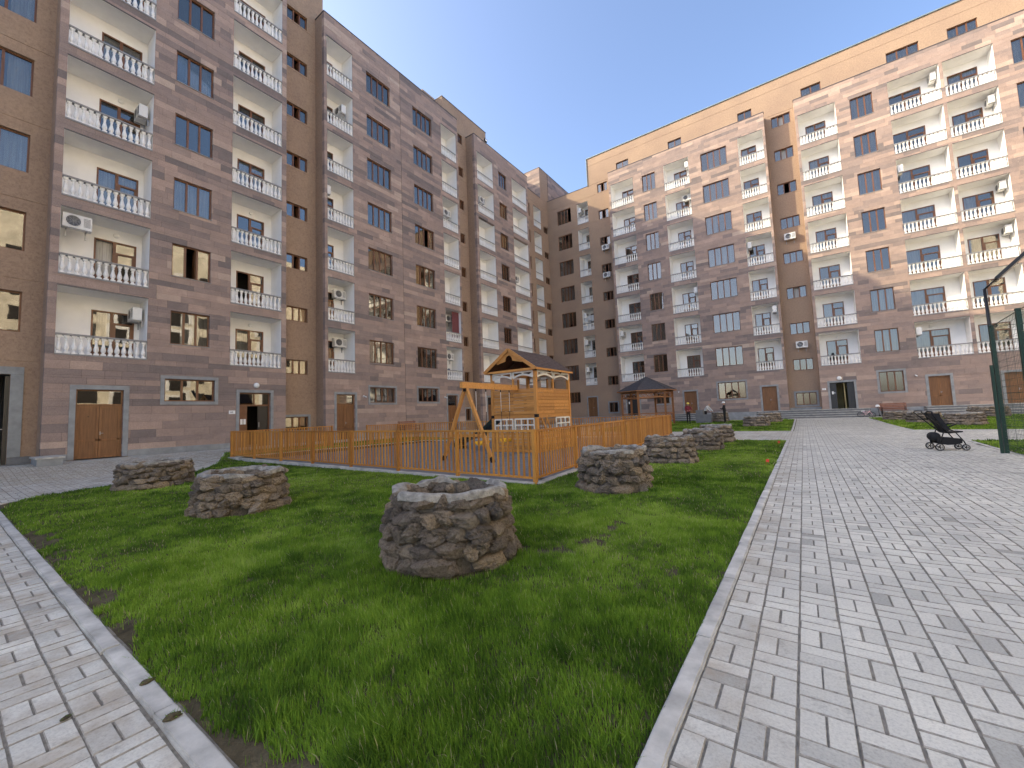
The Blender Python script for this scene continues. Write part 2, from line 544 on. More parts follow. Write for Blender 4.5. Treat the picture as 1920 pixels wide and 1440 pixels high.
def inpoly(x, y, poly):
    x = np.asarray(x, float); y = np.asarray(y, float)
    r = np.zeros(x.shape, bool)
    n = len(poly)
    for i in range(n):
        x0, y0 = poly[i]; x1, y1 = poly[(i + 1) % n]
        if y0 == y1: continue
        c = ((y0 > y) != (y1 > y)) & (x < (x1 - x0) * (y - y0) / (y1 - y0) + x0)
        r ^= c
    return r

def terr_np(x, y):
    def ss(a, b, v):
        t = np.clip((v - a) / (b - a), 0, 1)
        return t * t * (3 - 2 * t)
    return 0.30 * ss(-17.0, -22.2, x) * (1 - ss(24, 34, y)) + 0.22 * ss(26.0, 39.5, y)

def np_mesh(name, verts, quads, mats, rnd=None, mat_idx=None):
    """quads or triangles from numpy arrays, one mesh"""
    me = bpy.data.meshes.new(name)
    k = quads.shape[1]
    me.vertices.add(len(verts)); me.vertices.foreach_set('co', verts.astype(np.float32).ravel())
    me.loops.add(quads.size); me.loops.foreach_set('vertex_index', quads.astype(np.int32).ravel())
    me.polygons.add(len(quads))
    me.polygons.foreach_set('loop_start', np.arange(0, quads.size, k, dtype=np.int32))
    for m in mats: me.materials.append(M[m])
    if mat_idx is not None: me.polygons.foreach_set('material_index', mat_idx.astype(np.int32))
    if rnd is not None:
        a = me.attributes.new('rnd', 'FLOAT', 'FACE'); a.data.foreach_set('value', rnd.astype(np.float32))
    me.polygons.foreach_set('use_smooth', np.zeros(len(quads), bool))
    me.update(calc_edges=True)
    return me

def grid_sheet(name, x0, x1, y0, y1, st, zf, mat, poly=None, jitter=0.0):
    xs = np.arange(x0, x1 + st, st); ys = np.arange(y0, y1 + st, st)
    X, Y = np.meshgrid(xs, ys, indexing='ij')
    Z = zf(X, Y)
    V = np.stack([X, Y, Z], -1).reshape(-1, 3)
    n = len(ys)
    i, j = np.meshgrid(np.arange(len(xs) - 1), np.arange(n - 1), indexing='ij')
    a = (i * n + j).ravel()
    Q = np.stack([a, a + n, a + n + 1, a + 1], -1)
    if poly is not None:
        cx = V[Q, 0].mean(1); cy = V[Q, 1].mean(1)
        Q = Q[inpoly(cx, cy, poly)]
        used = np.unique(Q)
        mp = np.full(len(V), -1); mp[used] = np.arange(len(used))
        V = V[used]; Q = mp[Q]
    o = bpy.data.objects.new(name, np_mesh(name, V, Q, [mat]))
    COL.objects.link(o)
    o.data.polygons.foreach_set('use_smooth', np.ones(len(Q), bool))
    return struct(o)

# one sheet to the horizon, under everything
g = MB(); g.add([(-600, -600, -0.16), (600, -600, -0.16), (600, 600, -0.16), (-600, 600, -0.16)], [(0, 1, 2, 3)])
struct(g.build('ground', 'ground_earth'))
def bedz(x, y):
    inl = np.zeros(x.shape, bool)
    for poly in (MAIN, FAR_L, FAR_R, NEAR_R): inl |= inpoly(x, y, poly)
    return terr_np(x, y) - 0.0062 - 0.07 * inl
bed = grid_sheet('paving_bed', -26, 30, -4, 44, 0.125, bedz, 'joint_sand')

def soilz(x, y):
    d = np.minimum(np.abs(x - KX0), np.abs(y - KY1))
    return terr_np(x, y) - 0.034 * np.clip(1 - d / .16, 0, 1) + 0.004 + 0.016 * (vnoise(x, y, 0.5, 3) - 0.35) + 0.010 * vnoise(x, y, 0.13, 5)
for nm, poly in (('lawn', MAIN), ('lawn', FAR_L), ('lawn', FAR_R), ('lawn', NEAR_R)):
    px = [p[0] for p in poly]; py = [p[1] for p in poly]
    st = 0.1 if poly is MAIN else 0.3
    grid_sheet(nm, min(px), min(max(px), 16), min(py), max(py), st, soilz, 'soil', poly)

# ---- paving: basket weave of 200 x 100 concrete blocks, each with its own edge
MOD = 0.2035
GX, GY = -0.5315, 0.6460
cx, cy = np.meshgrid(np.arange(-109, 80), np.arange(-12, 196), indexing='ij')
cx = cx.ravel(); cy = cy.ravel()
ctx = GX + (cx + .5) * MOD; cty = GY + (cy + .5) * MOD + np.where(cx >= 0, 0.0465, 0.0)
ok = np.ones(len(cx), bool)
for poly in (MAIN, FAR_L, FAR_R, NEAR_R, PLAY):
    ok &= ~inpoly(ctx, cty, poly)
ok &= ~((ctx > KX0 - .02) & (ctx < KX1) & (cty > 0.6) & (cty < 18.7))
ok &= ~((cty > KY0) & (cty < KY1 + .02) & (ctx > -13.1) & (ctx < KX1))
ok &= (ctx > -22.4) & (cty < 39.3) & ~((ctx > 3.95) & (cty < 14.3) & (cty > -3))
# keep what the camera (or one a step to its side) can see
fx, fy = -math.sin(_yaw), math.cos(_yaw); rx, ry = math.cos(_yaw), math.sin(_yaw)
dep = ctx * fx + cty * fy; lat = ctx * rx + cty * ry
ok &= (dep > 0.2) & (np.abs(lat) < dep * 1.32 + 1.2)
cx = cx[ok]; cy = cy[ok]; ctx = ctx[ok]; cty = cty[ok]
longy = ((cx + cy) % 2 == 1)          # parity fixed against the photograph
def paver_arrays(ctx, cty, longy):
    n = len(ctx)
    px = np.repeat(ctx, 2); py = np.repeat(cty, 2); ly = np.repeat(longy, 2)
    sgn = np.tile([-.25, .25], n) * MOD
    px = px + np.where(ly, sgn, 0); py = py + np.where(ly, 0, sgn)
    hx = np.where(ly, MOD / 4, MOD / 2); hy = np.where(ly, MOD / 2, MOD / 4)
    return px, py, hx, hy
ppx, ppy, phx, phy = paver_arrays(ctx, cty, longy)
n = len(ppx)
ppx = ppx + nrg.normal(0, 0.0012, n); ppy = ppy + nrg.normal(0, 0.0012, n)
prnd = np.clip(nrg.beta(4, 3.2, n) * 0.95 + np.where(nrg.random(n) < 0.05, -0.5, 0.0), 0.0, 1)
pz = terr_np(ppx, ppy) + nrg.normal(0, 0.0012, n)
dist = np.hypot(ppx, ppy)
GAP, CH, DEP = 0.0022, 0.0048, 0.011
def paver_mesh(px, py, hx, hy, z, rnd, name, tilt):
    n = len(px)
    V = np.zeros((n, 8, 3))
    k = 0
    for h, zz in ((GAP, -DEP), (GAP + CH, 0.0)):
        for sx, sy in ((-1, -1), (1, -1), (1, 1), (-1, 1)):
            V[:, k, 0] = px + sx * (hx - h); V[:, k, 1] = py + sy * (hy - h)
            V[:, k, 2] = z + zz + sx * tilt[0] * hx + sy * tilt[1] * hy
            k += 1
    F = np.array([[4, 5, 6, 7], [0, 1, 5, 4], [1, 2, 6, 5], [2, 3, 7, 6], [3, 0, 4, 7]])
    Q = (np.arange(n)[:, None, None] * 8 + F[None]).reshape(-1, 4)
    return np_mesh(name, V.reshape(-1, 3), Q, ['paver', 'paver_edge'], np.repeat(rnd, 5), np.tile([0, 1, 1, 1, 1], n))
tilt = nrg.normal(0, 0.006, (2, n))
size = 1.0 / np.maximum(dist, .5) ** 2
# the 300 blocks that show largest are objects of their own
dep2 = ppx * fx + ppy * fy; lat2 = ppx * rx + ppy * ry
infr = (np.abs(lat2) < dep2 * 1.25) & (dep2 > 1.62)
order = np.argsort(-(size * infr))
big = order[:300]; rest = order[300:]
pavement = bpy.data.objects.new('pavement', paver_mesh(ppx[rest[-1:]], ppy[rest[-1:]], phx[rest[-1:]], phy[rest[-1:]], pz[rest[-1:]], prnd[rest[-1:]], 'pavement', tilt[:, rest[-1:]]))
COL.objects.link(pavement); struct(pavement)
rest = rest[:-1]
o = bpy.data.objects.new('paver_field', paver_mesh(ppx[rest], ppy[rest], phx[rest], phy[rest], pz[rest], prnd[rest], 'paver_field', tilt[:, rest]))
o['kind'] = 'stuff'; link(o, pavement)
unit_pavers = {}
for i in big:
    ly = phy[i] > phx[i]; q = int(prnd[i] * 11.99)
    if (ly, q) not in unit_pavers:
        unit_pavers[(ly, q)] = paver_mesh(np.zeros(1), np.zeros(1), phx[i:i + 1], phy[i:i + 1], np.zeros(1), np.array([(q + .5) / 12]), 'paver', np.zeros((2, 1)))
    inst('paver', unit_pavers[(ly, q)], pavement, (ppx[i], ppy[i], pz[i]), (tilt[1, i] * .7, -tilt[0, i] * .7, 0))

# ---- kerbs
def kerb_stone_mesh(L, W, seed):
    me = bpy.data.meshes.new('kerb_stone')
    bm = bmesh.new()
    bmesh.ops.create_cube(bm, size=1.0)
    for v in bm.verts:
        v.co.x *= L; v.co.y *= W; v.co.z = v.co.z * 0.14 - 0.07 + 0.018
    bmesh.ops.subdivide_edges(bm, edges=[e for e in bm.edges if abs(e.verts[0].co.x - e.verts[1].co.x) > .1], cuts=6)
    bmesh.ops.bevel(bm, geom=[e for e in bm.edges if e.verts[0].co.z > 0 and e.verts[1].co.z > 0 and abs(e.verts[0].co.y - e.verts[1].co.y) < 1e-4], offset=0.009, segments=2, affect='EDGES')
    for v in bm.verts:
        v.co += Vector((0, 1, 0.6)) * (mnoise.noise(v.co * 9 + Vector((seed * 7, 0, 0))) * 0.004)
    bm.to_mesh(me); bm.free()
    me.materials.append(M['concrete'])
    return me
ks = [kerb_stone_mesh(0.994, KX1 - KX0 - .006, i) for i in range(4)]
k1 = struct(MB().box(KX0 + .01, KX1 - .01, 0.66, 18.68, -0.15, -0.08).build('kerb', 'concrete'))
y = 0.70
while y < 18.2:
    inst('kerb_stone', rng.choice(ks), k1, ((KX0 + KX1) / 2 + rng.uniform(-.003, .003), y + .5, rng.uniform(-.004, .004)), (0, rng.uniform(-.01, .01), R(90) + rng.uniform(-.004, .004)))
    y += 1.0
k2 = struct(MB().box(-13.0, KX0 - .02, KY0 + .01, KY1 - .01, -0.15, -0.08).build('kerb', 'concrete'))
x = KX0 - 0.01
while x > -12.4:
    inst('kerb_stone', rng.choice(ks), k2, (x - .5, (KY0 + KY1) / 2 + rng.uniform(-.003, .003), rng.uniform(-.004, .004)), (rng.uniform(-.01, .01), 0, rng.uniform(-.004, .004)))
    x -= 1.0
for nm, pts in (('kerb', [(KX0, 25.15), (-6.6, 25.15), (-12.5, 26.4)]), ('kerb', [(KX0 + .05, 25.2), (KX0 + .05, 37.4)]), ('kerb', [(KX0, 18.75), (-19.0, 18.75)]), ('kerb', [(3.9, 25.35), (16, 24.7)]), ('kerb', [(3.9, 25.4), (3.5, 37.2)]), ('kerb', [(3.93, 14.3), (4.15, 19.0), (16, 19.05)]), ('kerb', LAWN_W)):
    mb = MB()
    for a, b in zip(pts[:-1], pts[1:]):
        L = math.dist(a, b); k = max(1, round(L))
        for q in range(k):
            p0 = [a[t] + (b[t] - a[t]) * q / k for t in (0, 1)]; p1 = [a[t] + (b[t] - a[t]) * (q + .993) / k for t in (0, 1)]
            mb.bar((*p0, terr(*p0) - .05), (*p1, terr(*p1) - .05), 0.09, 0.13 + rng.uniform(-.004, .004))
    struct(mb.build(nm, 'concrete'))

# ------------------------------------------------------------------ facade kit
XL, XLR = -22.5, -23.5        # left building: projecting blocks, recessed strips
YF, YFR = 41.0, 42.0          # far building: projecting blocks, recessed strips
Z0, FH = 4.28, 3.085          # bottom of the first balustrade, storey height
PAR = 26.92                   # parapet of the projecting blocks

class Face:
    def __init__(s, axis, p, th): s.axis = axis; s.p = p; s.th = th
    def P(s, u, w, d): return (s.p + d, u, w) if s.axis == 'x' else (u, s.p - d, w)
    def box(s, mb, u0, u1, w0, w1, d0, d1, mat=0, rnd=0.5):
        a = s.P(u0, w0, d0); b = s.P(u1, w1, d1)
        mb.box(a[0], b[0], a[1], b[1], a[2], b[2], mat, rnd)
    def size(s, du, dw, dd): return (dd, du, dw) if s.axis == 'x' else (du, dd, dw)
    def rz(s): return R(90) if s.axis == 'x' else 0.0

FL, FLR, FF, FFR = Face('x', XL, None), Face('x', XLR, None), Face('y', YF, None), Face('y', YFR, None)

left_b = thing('apartment_building', 'long tuff apartment building along the left side of the courtyard', 'building', (XL, 12, 0.2), 0, 'apartment buildings', True)
far_b = thing('apartment_building', 'sunlit tuff apartment building across the far end of the courtyard', 'building', (-4, YF, 0.2), 0, 'apartment buildings', True)
for f, t in ((FL, left_b), (FLR, left_b), (FF, far_b), (FFR, far_b)): f.th = t

GLASS = unit_box('pane', 'window_glass')
STONES = {id(left_b): [], id(far_b): []}
camv = Vector((0, 0, CAMZ))
def stones(F, u0, u1, w0, w1, openings, course=0.285, lens=(0.45, 1.25), seed=0, d_back=-0.24, lo=0.0):
    """courses of tuff slabs with openings left free; each slab is one entry"""
    rr = random.Random(seed)
    rows = []
    w = w0
    while w < w1 - 0.02:
        h = course * rr.choice((0.82, 1.0, 1.0, 1.15))
        if w + h > w1 - 0.12: h = w1 - w
        rows.append((w, w + h)); w += h
    prevtone = rr.random()
    for (a, b) in rows:
        joints = [u0]
        while joints[-1] < u1 - 0.3:
            joints.append(min(u1, joints[-1] + rr.uniform(*lens)))
        if u1 - joints[-1] > 1e-6: joints[-1] = u1
        tones = []
        t = prevtone if rr.random() < 0.35 else rr.random()
        for _ in joints:
            if rr.random() < 0.55: t = rr.random()
            tones.append(min(1, max(0, t * 0.92 + rr.uniform(-.07, .07))))
        prevtone = tones[len(tones) // 2]
        proud = [rr.uniform(0, 0.007) for _ in joints]
        cuts = sorted({a, b, *[z for o in openings for z in (o[2], o[3]) if a + 0.015 < z < b - 0.015]})
        for c0, c1 in zip(cuts[:-1], cuts[1:]):
            mid = (c0 + c1) / 2
            ivs = [(u0, u1)]
            for o in openings:
                if o[2] < mid < o[3]:
                    nv = []
                    for p, q in ivs:
                        if o[1] <= p or o[0] >= q: nv.append((p, q)); continue
                        if o[0] > p: nv.append((p, o[0]))
                        if o[1] < q: nv.append((o[1], q))
                    ivs = nv
            for p, q in ivs:
                for i in range(len(joints) - 1):
                    s0 = max(p, joints[i]); s1 = min(q, joints[i + 1])
                    if s1 - s0 < 0.012: continue
                    c = Vector(F.P((s0 + s1) / 2, mid, 0)); v = c - camv
                    nrm = Vector((1, 0, 0)) if F.axis == 'x' else Vector((0, -1, 0))
                    ap = (s1 - s0) * (c1 - c0) * abs(v.dot(nrm)) / v.length ** 3
                    dp = v.dot(_f)
                    if dp < 0.5 or abs(v.dot(_rt)) > dp * 1.25 or v.dot(_up) > dp * 0.94 or v.dot(_up) < -dp * .94: ap *= 1e-3
                    g = 0.0022
                    STONES[id(F.th)].append((ap, F, s0 + g, s1 - g, c0 + g, c1 - g, d_back, proud[i], tones[i]))

def flush_stones(th):
    L = sorted(STONES[id(th)], key=lambda t: -t[0])
    shared = {}
    for t in L[:300]:
        _, F, s0, s1, c0, c1, db, pr, tone = t
        q = int(tone * 15.99)
        if q not in shared: shared[q] = unit_box('stone_slab', 'tuff_stone', (q + .5) / 16)
        inst('stone_slab', shared[q], th, F.P((s0 + s1) / 2, (c0 + c1) / 2, (db + pr) / 2), (0, 0, 0), F.size(s1 - s0, c1 - c0, pr - db))
    mb = MB()
    for t in L[300:]:
        _, F, s0, s1, c0, c1, db, pr, tone = t
        F.box(mb, s0, s1, c0, c1, db, pr, 0, tone)
    o = mb.build('stone_cladding', 'tuff_stone', th); o['kind'] = 'stuff'

def panels(F, u0, u1, w0, w1, openings, name='tan_wall', d_back=-0.24, levels=None):
    """plain tan wall, one panel per storey with a recessed joint between storeys"""
    zs = [w0] + [z for z in (levels if levels is not None else [Z0 - 0.22 + FH * k for k in range(-1, 10)]) if w0 + 0.4 < z < w1 - 0.4] + [w1]
    for a, b in zip(zs[:-1], zs[1:]):
        mb = MB()
        a2, b2 = a + 0.012, b - 0.012
        cuts = sorted({a2, b2, *[z for o in openings for z in (o[2], o[3]) if a2 < z < b2]})
        for c0, c1 in zip(cuts[:-1], cuts[1:]):
            mid = (c0 + c1) / 2
            ivs = [(u0, u1)]
            for o in openings:
                if o[2] < mid < o[3]:
                    nv = []
                    for p, q in ivs:
                        if o[1] <= p or o[0] >= q: nv.append((p, q)); continue
                        if o[0] > p: nv.append((p, o[0]))
                        if o[1] < q: nv.append((o[1], q))
                    ivs = nv
            for p, q in ivs:
                F.box(mb, p, q, c0, c1, d_back, 0)
        if mb.v: mb.build('wall_panel', 'tan_tuff', F.th)
    mb = MB()   # the joint itself, set back
    for z in zs[1:-1]:
        ivs = [(u0, u1)]
        for o in openings:
            if o[2] < z < o[3]:
                ivs = [(p, min(q, o[0])) for p, q in ivs if p < o[0]] + [(max(p, o[1]), q) for p, q in ivs if q > o[1]]
        for p, q in ivs: F.box(mb, p + .001, q - .001, z - 0.0118, z + 0.0118, d_back + .01, -0.018)
    if mb.v: mb.build('wall_joint', 'tan_tuff', F.th)

wrng = random.Random(31)
def window(F, u0, u1, w0, w1, n=3, trim=None, opened=(), curtain=None, sill=True, inset=-0.15, tilted=()):
    """window > pane, sash, curtain, sill, stone_trim"""
    fr = MB(); t = 0.055
    D0, D1 = inset - 0.035, inset + 0.035
    F.box(fr, u0, u1, w0, w0 + t, D0, D1); F.box(fr, u0, u1, w1 - t, w1, D0, D1)
    F.box(fr, u0, u0 + t, w0 + t, w1 - t, D0, D1); F.box(fr, u1 - t, u1, w0 + t, w1 - t, D0, D1)
    ws = (u1 - u0 - 2 * t) / n
    for i in range(1, n):
        c = u0 + t + ws * i
        F.box(fr, c - 0.04, c + 0.04, w0 + t, w1 - t, D0, D1 + 0.004)
    o = fr.build('window', 'frame_brown', F.th)
    for i in range(n):
        p0 = u0 + t + ws * i + (0.04 if i else 0); p1 = u0 + t + ws * (i + 1) - (0.04 if i < n - 1 else 0)
        if i in opened:
            sb = MB()   # sash swung inwards
            e = p0 if i % 2 == 0 else p1
            F.box(sb, e - .02, e + .02, w0 + t, w1 - t, D0 - (p1 - p0), D0 - .01)
            sb.build('sash', 'frame_brown', o)
            continue
        pr = (wrng.gauss(0, .004), wrng.gauss(0, .004), wrng.gauss(0, .004))
        inst('pane', GLASS, o, F.P((p0 + p1) / 2, (w0 + w1) / 2, inset), pr, F.size(p1 - p0 + .006, w1 - w0 - 2 * t + .006, 0.012))
    curtain = bool(curtain) or (trim is None and u1 - u0 > 1.25 and wrng.random() < 0.62)
    if curtain:
        side = wrng.choice((0, 0, 1, 2, 3))
        a, b = [(u0, u1), (u0, u0 + (u1 - u0) * .42), (u1 - (u1 - u0) * .42, u1), (u0 + (u1 - u0) * .3, u1)][side]
        cb = MB(); k = 24; dd = inset - 0.16
        pts = [(a + (b - a) * i / k, dd + 0.025 * math.sin(i * 2.3 + u0 * 5)) for i in range(k + 1)]
        vs = [F.P(u, w0 - .05, d) for u, d in pts] + [F.P(u, w1 + .05, d) for u, d in pts]
        cb.add(vs, [(i, i + 1, k + 2 + i, k + 1 + i) for i in range(k)], 0, .5, True)
        cb.build('curtain', 'curtain', o)
    if sill:
        sb = MB(); F.box(sb, u0 - .03, u1 + .03, w0 - 0.035, w0 - .002, inset + .03, 0.035)
        sb.build('sill', 'basalt_grey' if trim else 'rail_stone', o)
    if trim:
        stone_trim(F, o, u0, u1, w0, w1, trim, True)
    return o

def stone_trim(F, o, u0, u1, w0, w1, t, full):
    tb = MB(); e = 0.003
    F.box(tb, u0 - t, u1 + t, w1 + e, w1 + t, -.12, 0.03)
    lo = w0 - t if full else w0
    F.box(tb, u0 - t, u0 - e, lo, w1, -.12, 0.03); F.box(tb, u1 + e, u1 + t, lo, w1, -.12, 0.03)
    if full: F.box(tb, u0, u1, w0 - t, w0 - .04, -.12, 0.03)
    return tb.build('stone_trim', 'basalt_grey', o)

def wood_door(F, u0, u1, w0, w1, transom=0.6, trim=0.15, lit=True, single=False):
    """door > door_leaf, transom_pane, handle, stone_trim"""
    i = -0.16
    fr = MB(); t = 0.05
    F.box(fr, u0, u0 + t, w0, w1, i - .04, i + .04); F.box(fr, u1 - t, u1, w0, w1, i - .04, i + .04)
    F.box(fr, u0 + t, u1 - t, w1 - t, w1, i - .04, i + .04)
    top = w1 - t
    if transom:
        top = w1 - transom
        F.box(fr, u0 + t, u1 - t, top, top + .06, i - .04, i + .04)
    o = fr.build('door', 'door_wood', F.th)
    if transom:
        inst('transom_pane', GLASS, o, F.P((u0 + u1) / 2, (top + .06 + w1 - t) / 2, i), (wrng.gauss(0, .004),) * 3, F.size(u1 - u0 - 2 * t + .01, w1 - t - top - .055, .012))
    m = (u0 + u1) / 2
    for k, (a, b) in enumerate(((u0 + t, m - .003), (m + .003, u1 - t)) if not single else ((u0 + t, u1 - t),)):
        lf = MB()
        F.box(lf, a, b, w0 + .01, top - .004, i - .03, i + .012, 0, 0.4)
        # stiles, rails and raised panels
        s = .075; lock = w0 + (top - w0) * .33
        for q in ((a + .003, b - .003, w0 + .013, w0 + s), (a + .003, b - .003, lock, lock + s * .8), (a + .003, b - .003, top - s, top - .006), (a + .003, a + s, w0 + s, top - s), (b - s, b - .003, w0 + s, top - s)):
            F.box(lf, *q, i + .0122, i + .032, 0, 0.75)
        for c0, c1 in ((w0 + s, lock), (lock + s * .8, top - s)):
            F.box(lf, a + s + .03, b - s - .03, c0 + .03, c1 - .03, i + .0122, i + .022, 0, 0.3)
        lf.build('door_leaf', 'door_wood', o)
    hb = MB(); hz = w0 + (top - w0) * .47
    F.box(hb, m + .03, m + .055, hz - .07, hz + .07, i + .033, i + .045); F.box(hb, m + .035, m + .13, hz - .01, hz + .012, i + .05, i + .07)
    hb.build('handle', 'metal_grey', o)
    if trim: stone_trim(F, o, u0, u1, w0, w1, trim, False)
    return o

def baluster_mesh(n=10):
    mb = MB()
    prof = [(0.0342, 0.06), (0.0707, 0.062), (0.0707, 0.085), (0.0456, 0.1), (0.041, 0.115), (0.0684, 0.155), (0.0821, 0.215), (0.0752, 0.28), (0.0524, 0.37), (0.0388, 0.45), (0.0353, 0.5), (0.0479, 0.525), (0.0479, 0.545), (0.0376, 0.56), (0.0456, 0.59), (0.0661, 0.625), (0.0684, 0.64)]
    mb.lathe(prof, n)
    mb.box(-.074, .074, -.074, .074, 0, .062); mb.box(-.068, .068, -.068, .068, .64, .70)
    return mb
BAL = baluster_mesh(10).mesh('baluster', ['baluster_white'])
BAL_LO = baluster_mesh(8)
BALS = {id(left_b): [], id(far_b): []}

def balcony(F, u0, u1, k, door=(0.42, 0.93), nb=12, depth=1.2, lamp=False, z0=None, op=2.65, opened=False, hood=False):
    """balcony > baluster, handrail, base_rail, balcony_door, pane, soffit_lamp"""
    w0 = Z0 + FH * k if z0 is None else z0
    w1 = w0 + op
    sh = MB(); W = u1 - u0
    d = -depth
    a, b = u0 + W * door[0], u0 + W * door[1]
    dt = w0 + 2.12
    fl = w0 + 0.02
    F.box(sh, u0 - .12, u1 + .12, w0 - .30, fl, d - .1, -.245)                       # slab
    F.box(sh, u0 - .12, u1 + .12, w1, w1 + .12, d - .1, -.245)                       # soffit
    F.box(sh, u0 - .12, u0 - .001, fl, w1, d - .1, -.245); F.box(sh, u1 + .001, u1 + .12, fl, w1, d - .1, -.245)
    F.box(sh, u0, a, fl, w1, d - .1, d); F.box(sh, b, u1, fl, w1, d - .1, d); F.box(sh, a, b, dt, w1, d - .1, d)
    # white returns on the thickness of the stone
    F.box(sh, u0 - .0005, u0 + .006, fl, w1 - .007, -.245, -.03); F.box(sh, u1 - .006, u1 + .0005, fl, w1 - .007, -.245, -.03); F.box(sh, u0, u1, w1 - .006, w1 + .0005, -.245, -.03)
    # drip edge
    F.box(sh, u0 - .01, u1 + .01, w1 + .002, w1 + .03, -.03, .012, 1)
    o = sh.build('balcony', ['stucco_white', 'coping_metal'], F.th)
    rb = MB(); F.box(rb, u0, u1, w0 - .005, w0 + .055, -.18, .03); rb.build('base_rail', 'rail_stone', o)
    rb = MB(); F.box(rb, u0, u1, w0 + .757, w0 + .825, -.18, .02); rb.build('handrail', 'rail_stone', o)
    st = W / nb
    for i in range(nb):
        u = u0 + st * (i + .5)
        p = F.P(u, w0 + .056, -.08)
        BALS[id(F.th)].append(((Vector(p) - camv).length, p, o))
    # door and side light
    fr = MB(); t = .06; dd = d - .04
    F.box(fr, a, b, dt - t, dt, dd - .03, dd + .05); F.box(fr, a, a + t, fl, dt - t, dd - .03, dd + .05); F.box(fr, b - t, b, fl, dt - t, dd - .03, dd + .05)
    m = a + (b - a) * .47
    F.box(fr, m - .05, m + .05, fl, dt - t, dd - .03, dd + .055)
    F.box(fr, a + t, m - .05, fl, fl + .55, dd - .02, dd + .04)
    tz = fl + (dt - fl) * .74
    F.box(fr, m + .05, b - t, tz, tz + .08, dd - .03, dd + .05)
    F.box(fr, m + .05, b - t, fl, fl + .5, dd - .02, dd + .045)
    for s in (m + .05, b - t - .07): F.box(fr, s, s + .07, fl + .5, tz, dd - .02, dd + .045)
    fr.build('balcony_door', 'frame_brown', o)
    panes = [(a + t, m - .05, fl + .55, dt - t), (m + .12, b - t - .07, fl + .5, tz), (m + .05, b - t, tz + .08, dt - t)]
    for i, (p, q, c0, c1) in enumerate(panes):
        if opened and i == 0: continue
        inst('pane', GLASS, o, F.P((p + q) / 2, (c0 + c1) / 2, dd), (wrng.gauss(0, .004),) * 3, F.size(q - p + .006, c1 - c0 + .006, .012))
    if wrng.random() < .65:
        cb = MB(); kk = 20
        ca, cc = (a + .05, m) if wrng.random() < .5 else (a + .05, b - .05)
        pts = [(ca + (cc - ca) * i / kk, dd - .14 + .02 * math.sin(i * 2.1 + u0)) for i in range(kk + 1)]
        cb.add([F.P(u, fl, e) for u, e in pts] + [F.P(u, dt, e) for u, e in pts], [(i, i + 1, kk + 2 + i, kk + 1 + i) for i in range(kk)], 0, .5, True)
        cb.build('curtain', 'curtain', o)
    if lamp:
        lb = MB(); p = F.P(a + (b - a) * .5, dt + .27, d + .03)
        lb.lathe([(.10, -.03), (.11, 0), (.09, .03), (.04, .045)], 12, p, 0, .5, 'x' if F.axis == 'x' else 'y')
        lb.build('wall_lamp', 'plaque_white', o)
    return o

def flush_balusters(th):
    L = sorted(BALS[id(th)], key=lambda t: t[0])
    for dst, p, o in L[:300]:
        inst('baluster', BAL, o, p)
    mb = MB()
    for dst, p, o in L[300:]:
        off = len(mb.v)
        mb.v.extend([(v[0] + p[0], v[1] + p[1], v[2] + p[2]) for v in BAL_LO.v])
        mb.f.extend([[i + off for i in f] for f in BAL_LO.f]); mb.m.extend(BAL_LO.m); mb.r.extend(BAL_LO.r); mb.sm.extend(BAL_LO.sm)
    if mb.v:
        o = mb.build('balusters', 'baluster_white', th); o['kind'] = 'stuff'

# ------------------------------------------------------------------ left building
def wl(u0, u1, k, lo=0.80, hi=2.30): return (u0, u1, Z0 + FH * k + lo, Z0 + FH * k + hi)
def bl(u0, u1, k, op=2.65): return (u0, u1, Z0 + FH * k, Z0 + FH * k + op)
KS = range(7)

# block nearest the camera
opn = [bl(2.48, 5.10, k) for k in KS] + [wl(5.87, 7.34, k) for k in KS] + [bl(8.19, 10.59, k) for k in KS]
opn += [(3.08, 4.42, 0.0, 2.99), (5.72, 7.58, 2.54, 3.53), (8.62, 10.06, 0.0, 2.99)]
stones(FL, 2.24, 10.83, 0.0, PAR, opn, seed=1)
for k in KS:
    balcony(FL, 2.48, 5.10, k, (0.42, 0.93), 13, lamp=k in (1, 3), opened=(k == 1))
    window(FL, *wl(5.87, 7.34, k), 3, opened=(1,) if k == 1 else (), curtain=k in (2, 4))
    balcony(FL, 8.19, 10.59, k, (0.28, 0.84), 12, lamp=k in (0, 2), opened=(k == 1))
wood_door(FL, 3.08, 4.42, 0.32, 2.99, 0.62, 0.17)
window(FL, 5.72, 7.58, 2.54, 3.53, 3, trim=0.14, curtain=False)
# recessed strip with the stair windows
opn = [(11.33, 12.55, Z0 - .11 + FH * k, Z0 + .73 + FH * k) for k in range(8)] + [(11.30, 12.58, 0.97, 1.74)]
panels(FLR, 10.83, 13.07, 0.0, PAR, opn)
for k in range(8):
    window(FLR, 11.33, 12.55, Z0 - .11 + FH * k, Z0 + .73 + FH * k, 3, opened=(1,) if k > 1 else (), curtain=False, sill=False)
window(FLR, 11.30, 12.58, 0.97, 1.74, 3, trim=0.13, curtain=False)
